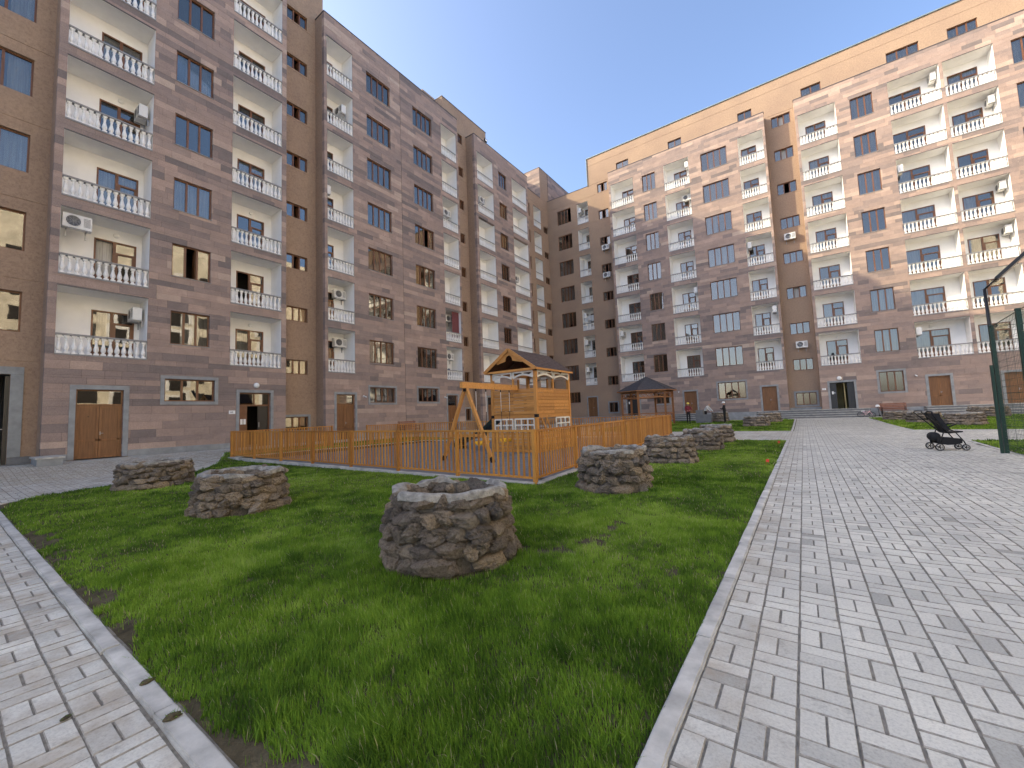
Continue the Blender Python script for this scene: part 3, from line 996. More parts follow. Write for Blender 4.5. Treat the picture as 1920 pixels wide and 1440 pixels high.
# middle block
opn = [bl(13.25, 15.02, k) for k in KS] + [wl(16.07, 18.02, k) for k in KS] + [wl(20.12, 22.06, k) for k in KS] + [bl(23.10, 24.88, k) for k in KS]
opn += [(13.75, 14.98, 0.0, 3.0), (16.06, 18.05, 2.5, 3.5), (20.09, 22.07, 2.58, 3.58), (23.06, 24.18, 0.0, 3.1)]
stones(FL, 13.07, 18.93, 0.0, PAR, [o for o in opn if o[0] < 18.9], seed=2)
stones(FL, 18.95, 25.06, 0.0, PAR, [o for o in opn if o[0] > 18.9], seed=3)
for k in KS:
    balcony(FL, 13.25, 15.02, k, (0.10, 0.62), 9, lamp=k in (1, 4))
    window(FL, *wl(16.07, 18.02, k), 4, opened=(), curtain=k in (1, 2, 5))
    window(FL, *wl(20.12, 22.06, k), 4, opened=(2,) if k == 3 else (), curtain=k in (1, 4))
    balcony(FL, 23.10, 24.88, k, (0.05, 0.5), 9)
wood_door(FL, 13.75, 14.98, 0.30, 3.0, 0.62, 0.14)
window(FL, 16.06, 18.05, 2.5, 3.5, 4, trim=0.13, curtain=False)
window(FL, 20.09, 22.07, 2.58, 3.58, 4, trim=0.13, curtain=False)
wood_door(FL, 23.06, 24.18, 0.30, 3.1, 0.85, 0.13)
opn = [(26.25, 26.85, Z0 + .1 + FH * k, Z0 + .95 + FH * k) for k in range(8)] + [(26.25, 26.85, 1.05, 2.05)]
panels(FLR, 25.06, 27.30, 0.0, PAR, opn)
for o in opn: window(FLR, *o, 2, curtain=False, sill=False, trim=0.13 if o[2] < 2 else None)
# third block
opn = [bl(27.62, 29.96, k) for k in KS] + [wl(30.86, 32.15, k) for k in KS] + [bl(33.10, 35.76, k) for k in KS] + [(28.0, 29.15, 0.0, 3.0), (31.0, 32.2, 2.5, 3.5), (33.6, 34.8, 0.0, 3.0)]
stones(FL, 27.30, 36.06, 0.0, PAR, opn, seed=4)
for k in KS:
    balcony(FL, 27.62, 29.96, k, (0.03, 0.40), 11)
    window(FL, *wl(30.86, 32.15, k), 3, curtain=k in (2, 5))
    balcony(FL, 33.10, 35.76, k, (0.03, 0.30), 12)
wood_door(FL, 28.0, 29.15, 0.25, 3.0, 0.7, 0.13)
window(FL, 31.0, 32.2, 2.5, 3.5, 3, trim=0.13, curtain=False)
wood_door(FL, 33.6, 34.8, 0.25, 3.0, 0.7, 0.13)
# last recessed part up to the inner corner
opn = [wl(36.5, 37.95, k) for k in KS] + [bl(38.75, 40.36, k, 2.45) for k in KS] + [(40.93, 41.98, Z0 - .02 + FH * k, Z0 + .74 + FH * k) for k in KS]
panels(FLR, 36.06, 42.0, 0.0, PAR - .15, opn)
for k in KS:
    window(FLR, *wl(36.5, 37.95, k), 3, sill=False)
    balcony(FLR, 38.75, 40.36, k, (0.03, 0.5), 7, op=2.45)
    window(FLR, 40.93, 41.98, Z0 - .02 + FH * k, Z0 + .74 + FH * k, 2, sill=False, curtain=False)
# strip and portal left of the first block
opn = [(0.22, 1.72, Z0 + .87 + FH * k, Z0 + 2.40 + FH * k) for k in KS] + [(-1.6, 1.54, 0.0, 3.56)]
panels(FLR, -7.0, 2.24, -0.1, PAR, opn)
for k in KS: window(FLR, 0.22, 1.72, Z0 + .87 + FH * k, Z0 + 2.40 + FH * k, 2, sill=False, curtain=k in (2, 3, 4))
pb = MB()
FLR.box(pb, 1.545, 1.86, 0.55, 3.56, -.6, .05); FLR.box(pb, -1.95, 1.86, 3.565, 3.84, -.6, .05); FLR.box(pb, -1.95, -1.605, 0.1, 3.56, -.6, .05)
pb.build('portal_frame', 'basalt_grey', left_b)
pb = MB(); FLR.box(pb, 1.55, 2.10, -.1, 0.545, -.6, .09); pb.build('portal_plinth', 'basalt_dark', left_b)
pb = MB(); FLR.box(pb, 1.43, 1.543, 0.0, 3.5, -.9, -.1); pb.build('portal_door', 'door_black', left_b)
pb = MB(); FLR.box(pb, 1.30, 1.425, 1.55, 1.58, -.20, -.1); pb.build('handle', 'metal_grey', left_b)
# entrance of the first block: fixed brown side panel, black leaves, glazed transom
eb = MB(); i = -.16
FL.box(eb, 8.62, 8.68, .3, 2.99, i - .04, i + .04); FL.box(eb, 10.0, 10.06, .3, 2.99, i - .04, i + .04); FL.box(eb, 8.68, 10.0, 2.93, 2.99, i - .04, i + .04); FL.box(eb, 8.68, 10.0, 2.32, 2.40, i - .04, i + .04); FL.box(eb, 9.31, 9.36, 2.40, 2.93, i - .04, i + .04)
FL.box(eb, 8.68, 9.02, .3, 2.32, i - .03, i + .02)
ent = eb.build('entrance_door', 'frame_brown', left_b)
for a, b in ((8.68, 9.31), (9.36, 10.0)): inst('transom_pane', GLASS, ent, FL.P((a + b) / 2, 2.665, i), (.002, .003, .004), FL.size(b - a, .54, .012))
lb = MB(); FL.box(lb, 9.52, 10.0, .3, 2.32, i - .05, i - .01); FL.box(lb, 9.56, 9.96, 1.4, 2.25, i - .0099, i + .004); FL.box(lb, 9.56, 9.96, .4, 1.3, i - .0099, i + .004)
lb.build('door_leaf', 'door_black', ent)
hb = MB(); FL.box(hb, 9.55, 9.58, 1.25, 1.5, i + .005, i + .04); hb.build('handle', 'metal_grey', ent)
stone_trim(FL, ent, 8.62, 10.06, .3, 2.99, .14, False)
# plinth of dark basalt, its top level while the paving falls away
for a, b in ((2.24, 2.90), (4.60, 8.47), (10.21, 10.83), (13.07, 13.60), (15.13, 22.92), (24.32, 25.06), (27.3, 27.86), (29.3, 33.46), (34.95, 36.06)):
    n = max(1, round((b - a) / 1.1))
    for q in range(n):
        pb = MB()
        FL.box(pb, a + (b - a) * q / n + .002, a + (b - a) * (q + 1) / n - .002, 0.0, (0.56 if a < 25 else .5) + rng.uniform(-.006, .006), .0085, .035 + rng.uniform(0, .008))
        pb.build('plinth_stone', 'basalt_grey', left_b)

# returns of the projecting blocks, roofs, copings, roof storeys, cores
def mass(th, name, mat, *bx):
    mb = MB()
    for q in bx: mb.box(*q)
    return mb.build(name, mat, th)
mass(left_b, 'return_wall', 'tan_tuff', (XLR - .2, XL - .245, 2.24, 2.44, 0, PAR - .02), (XLR - .2, XL - .245, 10.63, 10.83, 0, PAR - .02), (XLR - .2, XL - .245, 13.07, 13.24, 0, PAR - .02), (XLR - .2, XL - .245, 24.89, 25.06, 0, PAR - .02), (XLR - .2, XL - .245, 27.30, 27.60, 0, PAR - .02), (XLR - .2, XL - .245, 35.80, 36.06, 0, PAR - .02))
mass(left_b, 'roof', 'coping_metal', (-28, XL - .02, 2.26, 10.81, PAR - .22, PAR - .03), (-28, XL - .02, 13.09, 25.04, PAR - .22, PAR - .03), (-28, XL - .02, 27.32, 36.04, PAR - .22, PAR - .03), (-28, XLR - .02, 36.05, 42.0, PAR - .4, PAR - .17))
cp = MB()
for a, b in ((2.24, 10.83), (13.07, 25.06), (27.30, 36.06)):
    cp.box(XL - .3, XL + .03, a - .03, b + .03, PAR + .001, PAR + .05)
    cp.box(XLR, XL - .301, a - .03, a + .2, PAR + .001, PAR + .05); cp.box(XLR, XL - .301, b - .2, b + .03, PAR + .001, PAR + .05)
cp.box(XLR - .3, XLR + .03, 36.1, 40.4, PAR - .15, PAR - .10)
cp.build('coping', 'coping_metal', left_b)
mass(left_b, 'roof_storey', 'tan_tuff', (-30, XLR, 4.0, 13.58, PAR - .02, 30.3), (-30, XLR, 24.35, 30.34, PAR - .02, 29.12), (-27.6, XLR - .001, 40.50, 42.3, PAR - .15, 30.55))
mass(left_b, 'roof_coping', 'coping_metal', (-30, XLR + .03, 3.97, 13.61, 30.301, 30.36), (-30, XLR + .03, 24.32, 30.37, 29.121, 29.18), (-34, XLR + .03, 40.44, 56.0, 30.551, 30.62))
mass(left_b, 'set_back_storey', 'tan_tuff', (-40, -27.0, -6.5, 25.4, 26.0, 31.1), (-40, -27.0, 25.41, 30.3, 26.0, 32.3), (-40, -28.0, 30.31, 40.4, 26, 31.1), (-40, -27.61, 40.5, 56.0, 0, 30.54))
stones(Face('y', 40.47, left_b), -26.4, XLR + .001, PAR - .4, 30.55, [], seed=21, d_back=-.028)
stones(Face('x', XLR, left_b), 42.42, 56.0, PAR - .6, 30.55, [], seed=22, d_back=-.2)
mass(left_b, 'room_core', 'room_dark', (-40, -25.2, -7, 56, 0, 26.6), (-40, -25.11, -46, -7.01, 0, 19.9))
mass(left_b, 'south_wing', 'tan_tuff', (-25.1, XL, -46, -7.05, -.1, 20), (-25.1, XLR - .26, -7.0, -6.8, 0, PAR - .1))  # unseen wing: tall enough to shade the lawn, kept low for sky fill
sl = MB()
for k in range(0, 9):
    z = Z0 + FH * k if k < 8 else PAR
    for a, b, f in ((-6.9, 2.2, XLR), (2.5, 10.6, XL), (10.85, 13.05, XLR), (13.3, 24.85, XL), (25.1, 27.2, XLR), (27.65, 35.75, XL), (36.1, 42.1, XLR)):
        sl.box(-25.19, f - .26, a, b, z - .25, z - .06)
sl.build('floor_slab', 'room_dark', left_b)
flush_stones(left_b); flush_balusters(left_b)

# ------------------------------------------------------------------ far building
wr = lambda u0, u1, k: wl(u0, u1, k, .72, 2.42)
# recessed part next to the inner corner
opn = [wr(-22.2, -20.4, k) for k in KS] + [bl(-19.6, -18.25, k, 2.45) for k in KS] + [(-17.0, -15.85, Z0 - .13 + FH * k, Z0 + .85 + FH * k) for k in range(8)]
opn += [(-22.0, -20.36, 2.45, 3.65), (-19.45, -18.38, 0.0, 2.96), (-17.0, -16.05, 1.25, 2.3)]
panels(FFR, -23.5, -15.32, 0.0, PAR, opn)
for k in KS:
    window(FFR, *wr(-22.2, -20.4, k), 4, sill=False, curtain=k in (0, 1, 2, 4), opened=(3,) if k == 6 else ())
    balcony(FFR, -19.6, -18.25, k, (0.35, 0.98), 7, op=2.45)
for k in range(8): window(FFR, -17.0, -15.85, Z0 - .13 + FH * k, Z0 + .85 + FH * k, 3, sill=False, curtain=False, opened=(1,))
window(FFR, -22.0, -20.36, 2.45, 3.65, 4, curtain=False)
wood_door(FFR, -19.45, -18.38, 0.84, 2.96, 0, 0.13)
window(FFR, -17.0, -16.05, 1.25, 2.3, 2, trim=0.12, curtain=False)
# first projecting block
opn = [bl(-15.10, -12.69, k) for k in KS] + [wr(-11.75, -10.45, k) for k in KS] + [bl(-9.60, -7.28, k) for k in KS] + [wr(-6.20, -4.02, k) for k in KS] + [bl(-3.08, -1.15, k) for k in KS]
opn += [(-14.67, -13.4, 0.0, 2.9), (-11.76, -10.5, 1.9, 2.9), (-9.13, -8.03, 0.0, 2.92), (-6.19, -4.01, 2.06, 3.53), (-2.82, -1.75, 0.0, 2.92)]
stones(FF, -15.32, -0.97, 0.0, PAR, opn, seed=5)
for k in KS:
    balcony(FF, -15.10, -12.69, k, (0.34, 0.86), 11, lamp=k in (3,))
    window(FF, *wr(-11.75, -10.45, k), 3, opened=(), curtain=k in (1, 3, 6))
    balcony(FF, -9.60, -7.28, k, (0.30, 0.82), 11)
    window(FF, *wr(-6.20, -4.02, k), 4, curtain=k in (3, 4, 5))
    balcony(FF, -3.08, -1.15, k, (0.06, 0.68), 10)
window(FF, -11.76, -10.5, 1.9, 2.9, 3, trim=0.13, curtain=False)
wood_door(FF, -9.13, -8.03, 0.86, 2.92, 0, 0.14)
window(FF, -6.19, -4.01, 2.06, 3.53, 4, trim=0.14, curtain=False)
wood_door(FF, -2.82, -1.75, 0.86, 2.92, 0, 0.15)
opn = [(-0.47, 0.92, Z0 - .12 + FH * k, Z0 + .85 + FH * k) for k in range(8)] + [(-0.46, 0.93, 1.25, 2.28)]
panels(FFR, -0.97, 1.20, 0.0, PAR, opn)
for k in range(8): window(FFR, -0.47, 0.92, Z0 - .12 + FH * k, Z0 + .85 + FH * k, 3, sill=False, curtain=False, opened=(1,) if k in (2, 6, 7, 5) else ())
window(FFR, -0.46, 0.93, 1.25, 2.28, 3, trim=0.14, curtain=False)
mb = MB(); FFR.box(mb, -.95, 1.18, .5, 1.05, .002, .28); mb.build('stone_ledge', 'basalt_grey', far_b)
# second projecting block
opn = [bl(1.39, 3.86, k) for k in KS] + [wr(4.75, 6.10, k) for k in KS] + [bl(6.99, 9.75, k) for k in KS] + [bl(9.94, 12.38, k) for k in KS] + [wr(13.18, 14.6, k) for k in KS] + [bl(15.6, 18.2, k) for k in KS]
opn += [(1.79, 3.28, 0.0, 2.92), (4.77, 6.12, 2.02, 3.51), (7.38, 8.47, 0.0, 2.95), (10.98, 12.1, 0.0, 2.9)]
stones(FF, 1.20, 20.0, 0.0, PAR, opn, seed=6)
for k in KS:
    balcony(FF, 1.39, 3.86, k, (0.20, 0.75), 12, lamp=k in (0,))
    window(FF, *wr(4.75, 6.10, k), 3, curtain=k in (0, 4, 6))
    balcony(FF, 6.99, 9.75, k, (0.04, 0.72), 13, lamp=k in (0,))
    balcony(FF, 9.94, 12.38, k, (0.18, 0.8), 12)
    window(FF, *wr(13.18, 14.6, k), 3)
    balcony(FF, 15.6, 18.2, k, (0.2, 0.8), 12)
window(FF, 4.77, 6.12, 2.02, 3.51, 3, trim=0.14, curtain=False)
wood_door(FF, 7.38, 8.47, 0.86, 2.95, 0, 0.15)
wood_door(FF, 10.98, 12.1, 0.86, 2.9, 0, 0.15)
# entrances: dark steel leaves, one standing open
def steel_entrance(u0, u1, w0, w1, openleaf):
    i = -.16
    fb = MB(); FF.box(fb, u0, u0 + .05, w0, w1, i - .04, i + .03); FF.box(fb, u1 - .05, u1, w0, w1, i - .04, i + .03); FF.box(fb, u0 + .05, u1 - .05, w1 - .05, w1, i - .04, i + .03)
    o = fb.build('entrance_door', 'door_black', far_b)
    a = u0 + (u1 - u0) * .27
    lb = MB(); FF.box(lb, u0 + .05, a, w0, w1 - .05, i - .03, i + .015); lb.build('door_leaf', 'door_black', o)
    nb = MB(); FF.box(nb, u0 + .11, u0 + .21, w0 + 1.15, w0 + 1.38, i + .0155, i + .02); nb.build('notice', 'plaque_white', o)
    nb = MB(); FF.box(nb, u0 + .24, u0 + .32, w0 + 1.2, w0 + 1.32, i + .0155, i + .02); nb.build('notice', 'metal_grey', o)
    if openleaf:
        lb = MB(); FF.box(lb, u1 - .42, u1 - .05, w0, w1 - .05, i + .0, i + .03); lb.build('door_leaf', 'door_black', o)
        rb = MB(); FF.box(rb, u1 - .62, u1 - .55, w0, w1, -1.9, i - .06); FF.box(rb, u0, u1, w0, w1, -1.95, -1.88); FF.box(rb, u0 - .1, u0, w0, w1, -1.9, i - .06)
        rb.build('hall', 'room_yellow', o)
    else:
        lb = MB(); FF.box(lb, a + .01, u1 - .05, w0, w1 - .05, i - .03, i + .015); lb.build('door_leaf', 'door_black', o)
    stone_trim(FF, o, u0, u1, w0, w1, .14, False)
steel_entrance(1.79, 3.28, .86, 2.92, True)
steel_entrance(-14.67, -13.4, .86, 2.9, False)
# roof storey
opn = [(-14.7, -13.35, 27.2, 28.3), (-9.24, -7.95, 27.2, 28.33), (-3.0, -1.87, 27.2, 28.35), (1.8, 3.17, 27.2, 28.3), (7.27, 9.12, 27.2, 28.38), (10.62, 12.15, 27.2, 28.38)]
panels(FFR, -18.1, 20.0, PAR, 30.08, opn, levels=[29.2])
for o in opn: window(FFR, *o, 3 if o[0] > 5 else 2, curtain=False, sill=False)
mass(far_b, 'roof_storey', 'tan_tuff', (-18.1, 34, 43.95, 57, 26.6, 30.07), (-18.1, -17.86, 42.245, 43.9, 26.6, 30.07), (20.02, 34, 42.0, 43.9, 26.6, 30.07))
mass(far_b, 'roof_coping', 'coping_pale', (-18.16, 34, YFR - .08, 57, 30.085, 30.17), (-18.16, -18.1, YFR - .08, YFR, 26.9, 30.08))
cp = MB()
for a, b in ((-15.32, -0.97), (1.20, 20.0)):
    cp.box(a - .03, b + .03, YF - .03, YF + .3, PAR + .001, PAR + .05)
cp.box(-23.5, -18.17, YFR - .03, YFR + .3, PAR + .001, PAR + .04)
cp.build('coping', 'coping_metal', far_b)
mass(far_b, 'roof', 'coping_metal', (-15.3, -.99, YF + .02, YFR, PAR - .22, PAR - .03), (1.22, 20, YF + .02, YFR, PAR - .22, PAR - .03), (-23.4, -18.1, YFR + .03, 45, PAR - .22, PAR - .03))
mass(far_b, 'return_wall', 'tan_tuff', (-15.32, -15.24, YF + .245, YFR + .2, 0, PAR - .02), (-1.13, -.97, YF + .245, YFR + .2, 0, PAR - .02), (1.20, 1.37, YF + .245, YFR + .2, 0, PAR - .02))
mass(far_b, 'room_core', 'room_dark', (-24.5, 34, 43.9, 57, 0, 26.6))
mass(far_b, 'east_wall', 'tan_tuff', (20.01, 34, YF, 43.8, 0, PAR))
sl = MB()
for k in range(0, 9):
    z = Z0 + FH * k if k < 8 else PAR
    for a, b, f in ((-23.45, -15.4, YFR), (-15.2, -1.16, YF), (-.95, 1.18, YFR), (1.4, 19.9, YF)):
        sl.box(a, b, f + .26, 43.89, z - .25, z - .06)
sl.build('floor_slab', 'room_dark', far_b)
flush_stones(far_b); flush_balusters(far_b)

# steps, landing, ramp and plinth in front of the far building
def stairs(label, x0, x1, n=4, top=0.86):
    t = thing('steps', label, 'steps', ((x0 + x1) / 2, 40, .2), 0, 'steps to the far building doors', True)
    z0 = terr(0, 39.4) - .03; h = (top - z0) / n
    for i in range(n):
        yf = 40.35 - .3 * (n - 1 - i)
        mb = MB(); mb.box(x0, x1, yf, YF - .012, z0 + h * i + (.001 if i else 0), z0 + h * (i + 1) - .03)
        mb.build('riser', 'basalt_dark', t)
        mb = MB(); mb.box(x0, x1, yf - .03, YF - .012, z0 + h * (i + 1) - .0295, z0 + h * (i + 1)); mb.build('tread', 'concrete', t)
stairs('wide grey stone steps before the open entrance and the sunlit wooden door', -3.3, 4.05)
stairs('long grey stone steps at the far right, behind the stroller', 7.0, 18.0)
stairs('short grey steps below the door behind the person in maroon', -10.1, -7.75)
stairs('grey steps behind the gazebo, before the dark entrance', -15.2, -13.0)
t = thing('ramp', 'sloping grey stone ramp rising to the wide steps', 'ramp', (-5.5, 40, .2), 0, None, True)
mb = MB(); mb.add([(-7.7, 39.9, .2), (-3.31, 39.9, .2), (-3.31, 39.9, .85), (-7.7, 39.9, .22), (-7.7, 40.98, .2), (-3.31, 40.98, .2), (-3.31, 40.98, .85), (-7.7, 40.98, .22)], [(0, 1, 2, 3), (7, 6, 5, 4), (3, 2, 6, 7), (1, 5, 6, 2), (4, 0, 3, 7), (0, 4, 5, 1)])
mb.build('ramp_slab', 'basalt_grey', t)
pb = MB()
for a, b in ((-13.0, -10.12), (-7.73, -3.32), (4.07, 6.98)): FF.box(pb, a, b, 0.1, .84, .008, .04)
FFR.box(pb, -23.4, -19.62, .1, .84, .005, .06); FFR.box(pb, -18.2, -15.4, .1, .84, .005, .06)
pb.build('plinth', 'basalt_grey', far_b)
mb = MB(); FFR.box(mb, -19.9, -17.9, .1, .84, .062, .9); mb.build('landing', 'basalt_grey', far_b)

# building that closes the courtyard on the east, outside the frame; the windows mirror it; set near and paled to bounce sunlight onto the left facade
east_b = thing('apartment_building', 'sunlit pale apartment building out of frame, mirrored in the left windows', 'building', (31, 10, 0), 0, 'apartment buildings', True)
FE = Face('x', 31.0, east_b)
mb = MB(); er = random.Random(9)
for k in range(9):
    a = 4.0 + FH * k if k else 0
    b = 4.0 + FH * (k + 1)
    for j in range(18):
        mb.box(31.0 - er.uniform(0, .02), 50, -34 + j * 4.2, -34 + (j + 1) * 4.2 - .003, a, b - .003, 0, er.random())
mb.build('wall', 'cream_bounce', east_b)
PW = unit_box('window', 'room_dark'); PB = unit_box('balcony', 'stucco_white')
for k in range(7):
    for j in range(11):
        yy = -30 + j * 6.4
        inst('balcony', PB, east_b, (30.97, yy, Z0 + 1.3 + FH * k), (0, 0, 0), (.1, 2.4, 2.6))
        inst('window', PW, east_b, (30.90, yy, Z0 + 1.15 + FH * k), (0, 0, 0), (.05, 1.5, 2.1))
        inst('window', PW, east_b, (30.95, yy + 3.1, Z0 + 1.5 + FH * k), (0, 0, 0), (.05, 2.0, 1.7))

# ------------------------------------------------------------------ playground: floor, fences
mb = MB(); mb.prism(PLAY, -0.05, 0.012, 0)
pf = struct(mb.build('playground_floor', 'play_floor'))
# grey floor slabs laid in rows
fm = []; fr = random.Random(4)
yy = 6.9
while yy < 21.5:
    xx = -19.0 + fr.uniform(0, .3)
    while xx < -4.4:
        q = [(xx, yy), (xx + .39, yy), (xx + .39, yy + .19), (xx, yy + .19)]
        if inpoly(np.array([p[0] for p in q]), np.array([p[1] for p in q]), PLAY).all():
            fm.append((xx + .003, xx + .389, yy + .003, yy + .189, 0.006, 0.020 + fr.uniform(0, .002), 0, fr.random()))
        xx += .392
    yy += .192
fm.sort(key=lambda b: b[0] ** 2 + b[2] ** 2)
SLABM = unit_box('floor_slab', 'play_floor')
for b in fm[:300]: inst('floor_slab', SLABM, pf, ((b[0] + b[1]) / 2, (b[2] + b[3]) / 2, (b[4] + b[5]) / 2), (0, 0, 0), (b[1] - b[0], b[3] - b[2], b[5] - b[4]))
fb_ = MB()
for b in fm[300:]: fb_.box(*b)
o = fb_.build('floor_slabs', 'play_floor', pf); o['kind'] = 'stuff'
mb = MB()
for a, b in zip(PLAY, PLAY[1:] + PLAY[:1]):
    d = Vector((b[0] - a[0], b[1] - a[1])).normalized(); nn = Vector((d.y, -d.x)) * .05
    mb.bar((a[0] + nn.x, a[1] + nn.y, terr(*a) - .02), (b[0] + nn.x, b[1] + nn.y, terr(*b) - .02), .16, .12)
struct(mb.build('kerb', 'concrete'))

SLAT = MB().box(-.021, .021, -.011, .011, 0, 1.0).mesh('slat', ['fence_orange'])
POST = MB().box(-.035, .035, -.035, .035, 0, 1.0).mesh('post', ['fence_orange'])
def fence(label, A, B, npan, seed, h=1.06):
    A = Vector((*A, terr(*A))); B = Vector((*B, terr(*B)))
    t = thing('picket_fence', label, 'fence', A, 0, 'orange fence around the playground')
    d = B - A; L = d.length; ang = math.atan2(d.y, d.x)
    fr = random.Random(seed)
    for i in range(npan + 1):
        p = d * (i / npan)
        inst('post', POST, t, p, (0, 0, ang), (1, 1, h + .01))
    for z, hh in ((h - .02, .04), (.12, .04)):
        for i in range(npan):
            a = d * (i / npan); b = d * ((i + 1) / npan); u = d.normalized() * .036
            mb = MB(); mb.bar(a + u + Vector((0, 0, z)), b - u + Vector((0, 0, z)), .045, hh)
            mb.build('rail', 'fence_orange', t)
    for i in range(npan):
        n = max(2, round(L / npan / .128))
        for k in range(1, n):
            p = d * ((i + k / n) / npan)
            inst('slat', SLAT, t, p + Vector((0, 0, .1405)), (fr.gauss(0, .003), fr.gauss(0, .003), ang), (1, 1, h - .182))
    return t
fence('orange picket fence running left to right in front of the swing', PLAY[0], PLAY[1], 7, 1)
fence('orange picket fence receding from the near corner towards the gazebo', PLAY[1], PLAY[2], 7, 2)
fence('orange picket fence at the left end of the playground, before the gate gap', (-18.9, 7.08), (-19.25, 11.5), 2, 3)
fence('short orange picket fence at the back, right of the gate gap', (-18.65, 13.1), PLAY[3], 2, 4)
fence('brownish orange picket fence along the back, behind the playhouse', PLAY[3], (-5.6, 21.55), 6, 5)

# ------------------------------------------------------------------ playhouse tower with roof, swing beam and slide
TX0, TX1, TY0, TY1 = -9.54, -7.63, 12.20, 14.65
DK, WT, PT, RG = 1.36, 2.26, 2.92, 3.78
tw = thing('playhouse', 'wooden playhouse tower with shingled gable roof and white window trim', 'playhouse', ((TX0 + TX1) / 2, (TY0 + TY1) / 2, 0), 0, None, True)
pr = random.Random(5)
def part(name, mat, bx, th=tw):
    mb = MB(); mb.box(*bx, 0, pr.random()); return mb.build(name, mat, th)
for x in (TX0, TX1):
    for y in (TY0, TY1):
        part('post', 'timber_v', (x - .055, x + .055, y - .055, y + .055, 0, PT))
xm, ym = (TX0 + TX1) / 2, (TY0 + TY1) / 2
for x, y in ((xm, TY0), (TX1, ym), (xm, TY1), (TX0, ym + .5)):
    part('stud', 'timber_v', (x - .03, x + .03, y - .03, y + .03, WT, PT - .12))
for y in (TY0, TY1): part('plate', 'timber', (TX0 - .05, TX1 + .05, y - .06, y + .06, PT, PT + .10))
for x in (TX0, TX1): part('plate', 'timber', (x - .045, x + .045, TY0 + .06, TY1 - .06, PT + .001, PT + .10))
for y in (TY0, TY1): part('deck_joist', 'timber', (TX0 + .06, TX1 - .06, y - .03, y + .04, DK - .12, DK))
for x in (TX0, TX1): part('deck_joist', 'timber', (x - .03, x + .03, TY0 + .06, TY1 - .06, DK - .12, DK))
part('deck', 'timber', (TX0 + .06, TX1 - .06, TY0 + .05, TY1 - .05, DK, DK + .03))
nb = 7
def boards(z0, z1, n, faces):
    hh = (z1 - z0) / n
    for i in range(n):
        a, b = z0 + hh * i, z0 + hh * (i + 1) - .013
        j = pr.uniform(0, .006)
        if 'f' in faces:
            for p, q in ((TX0 + .057, xm - .002), (xm + .002, TX1 - .057)): part('board', 'timber', (p, q, TY0 - .03 - j, TY0 - .008, a, b))
        if 's' in faces:
            for p, q in ((TY0 + .057, ym - .002), (ym + .002, TY1 - .057)): part('board', 'timber', (TX1 + .008, TX1 + .03 + j, p, q, a, b))
        if 'b' in faces:
            part('board', 'timber', (TX0 + .057, TX1 - .057, TY1 + .008, TY1 + .03 + j, a, b))
boards(DK + .02, WT, nb, 'fsb')
boards(0.03, 0.74, 6, 'fs')
part('sill_rail', 'timber', (TX0 + .057, TX1 - .057, TY0 - .045, TY0 + .03, WT + .001, WT + .03))
part('sill_rail', 'timber', (TX1 - .03, TX1 + .045, TY0 + .057, TY1 - .057, WT + .001, WT + .03))
# white arched fretwork under the plate, white muntin windows below the deck
def arch(axis, p0, p1, fixed, zt):
    mb = MB(); n = 12; L = p1 - p0
    def P(s, z, o): return (s, fixed + o, z) if axis == 'x' else (fixed - o, s, z)
    pts = [(p0 + L * i / n, zt - .21 + .11 * math.sin(PI * i / n)) for i in range(n + 1)]
    for (a, za), (b, zb) in zip(pts[:-1], pts[1:]):
        mb.bar(P(a, za, -.04), P(b + .001, zb, -.04), .03, .065)
    mb.bar(P(p0, zt, -.04), P(p1, zt, -.04), .03, .075)
    for s in (p0 + .02, (p0 + p1) / 2, p1 - .02):
        zz = zt - .21 + .11 * math.sin(PI * (s - p0) / L)
        mb.bar(P(s, zz, -.041), P(s, zt, -.041), .032, .07)
    mb.build('arch_trim', 'wood_white', tw)
arch('x', TX0 + .06, xm - .03, TY0, PT - .02); arch('x', xm + .03, TX1 - .06, TY0, PT - .02)
arch('y', TY0 + .06, ym - .03, TX1, PT - .02); arch('y', ym + .03, TY1 - .06, TX1, PT - .02)
arch('x', TX0 + .06, TX1 - .06, TY1 + .08, PT - .02)
def muntin(axis, p0, p1, fixed, z0, z1):
    mb = MB()
    def P(s, z): return (s, fixed - .03, z) if axis == 'x' else (fixed + .03, s, z)
    for s in (p0, p0 + (p1 - p0) / 3, p0 + 2 * (p1 - p0) / 3, p1): mb.bar(P(s, z0), P(s, z1), .05, .035)
    for z in (z0, (z0 + z1) / 2, z1): mb.bar(P(p0, z), P(p1, z), .03, .05)
    mb.build('muntin_window', 'wood_white', tw)
muntin('x', TX0 + .09, xm - .06, TY0, .78, 1.21); muntin('x', xm + .05, TX1 - .09, TY0, .78, 1.21)
muntin('y', ym + .1, TY1 - .08, TX1, .78, 1.21)
for s in (.28, .62):     # ladder stringers seen under the deck
    mb = MB(); mb.bar((TX1 + .02, TY0 + s, 1.24), (TX1 + .02, TY0 + s + .42, .62), .03, .07); mb.build('stringer', 'timber_v', tw)
for i in range(4):
    z = .7 + .15 * i; yb = TY0 + .66 - .1 * i
    part('rung', 'timber', (TX1 - .7, TX1 - .04, yb, yb + .07, z, z + .03))
for z in (DK - .10, PT - .02):
    for x in (TX0, TX1):
        mb = MB(); mb.box(x - .062, x + .062, TY0 - .062, TY0 - .0555, z, z + .11); mb.box(x - .062, x - .0555, TY0 - .0555, TY0 + .062, z, z + .11); mb.box(x + .0555, x + .062, TY0 - .0555, TY0 + .062, z, z + .11)
        mb.build('bracket', 'black_metal', tw)
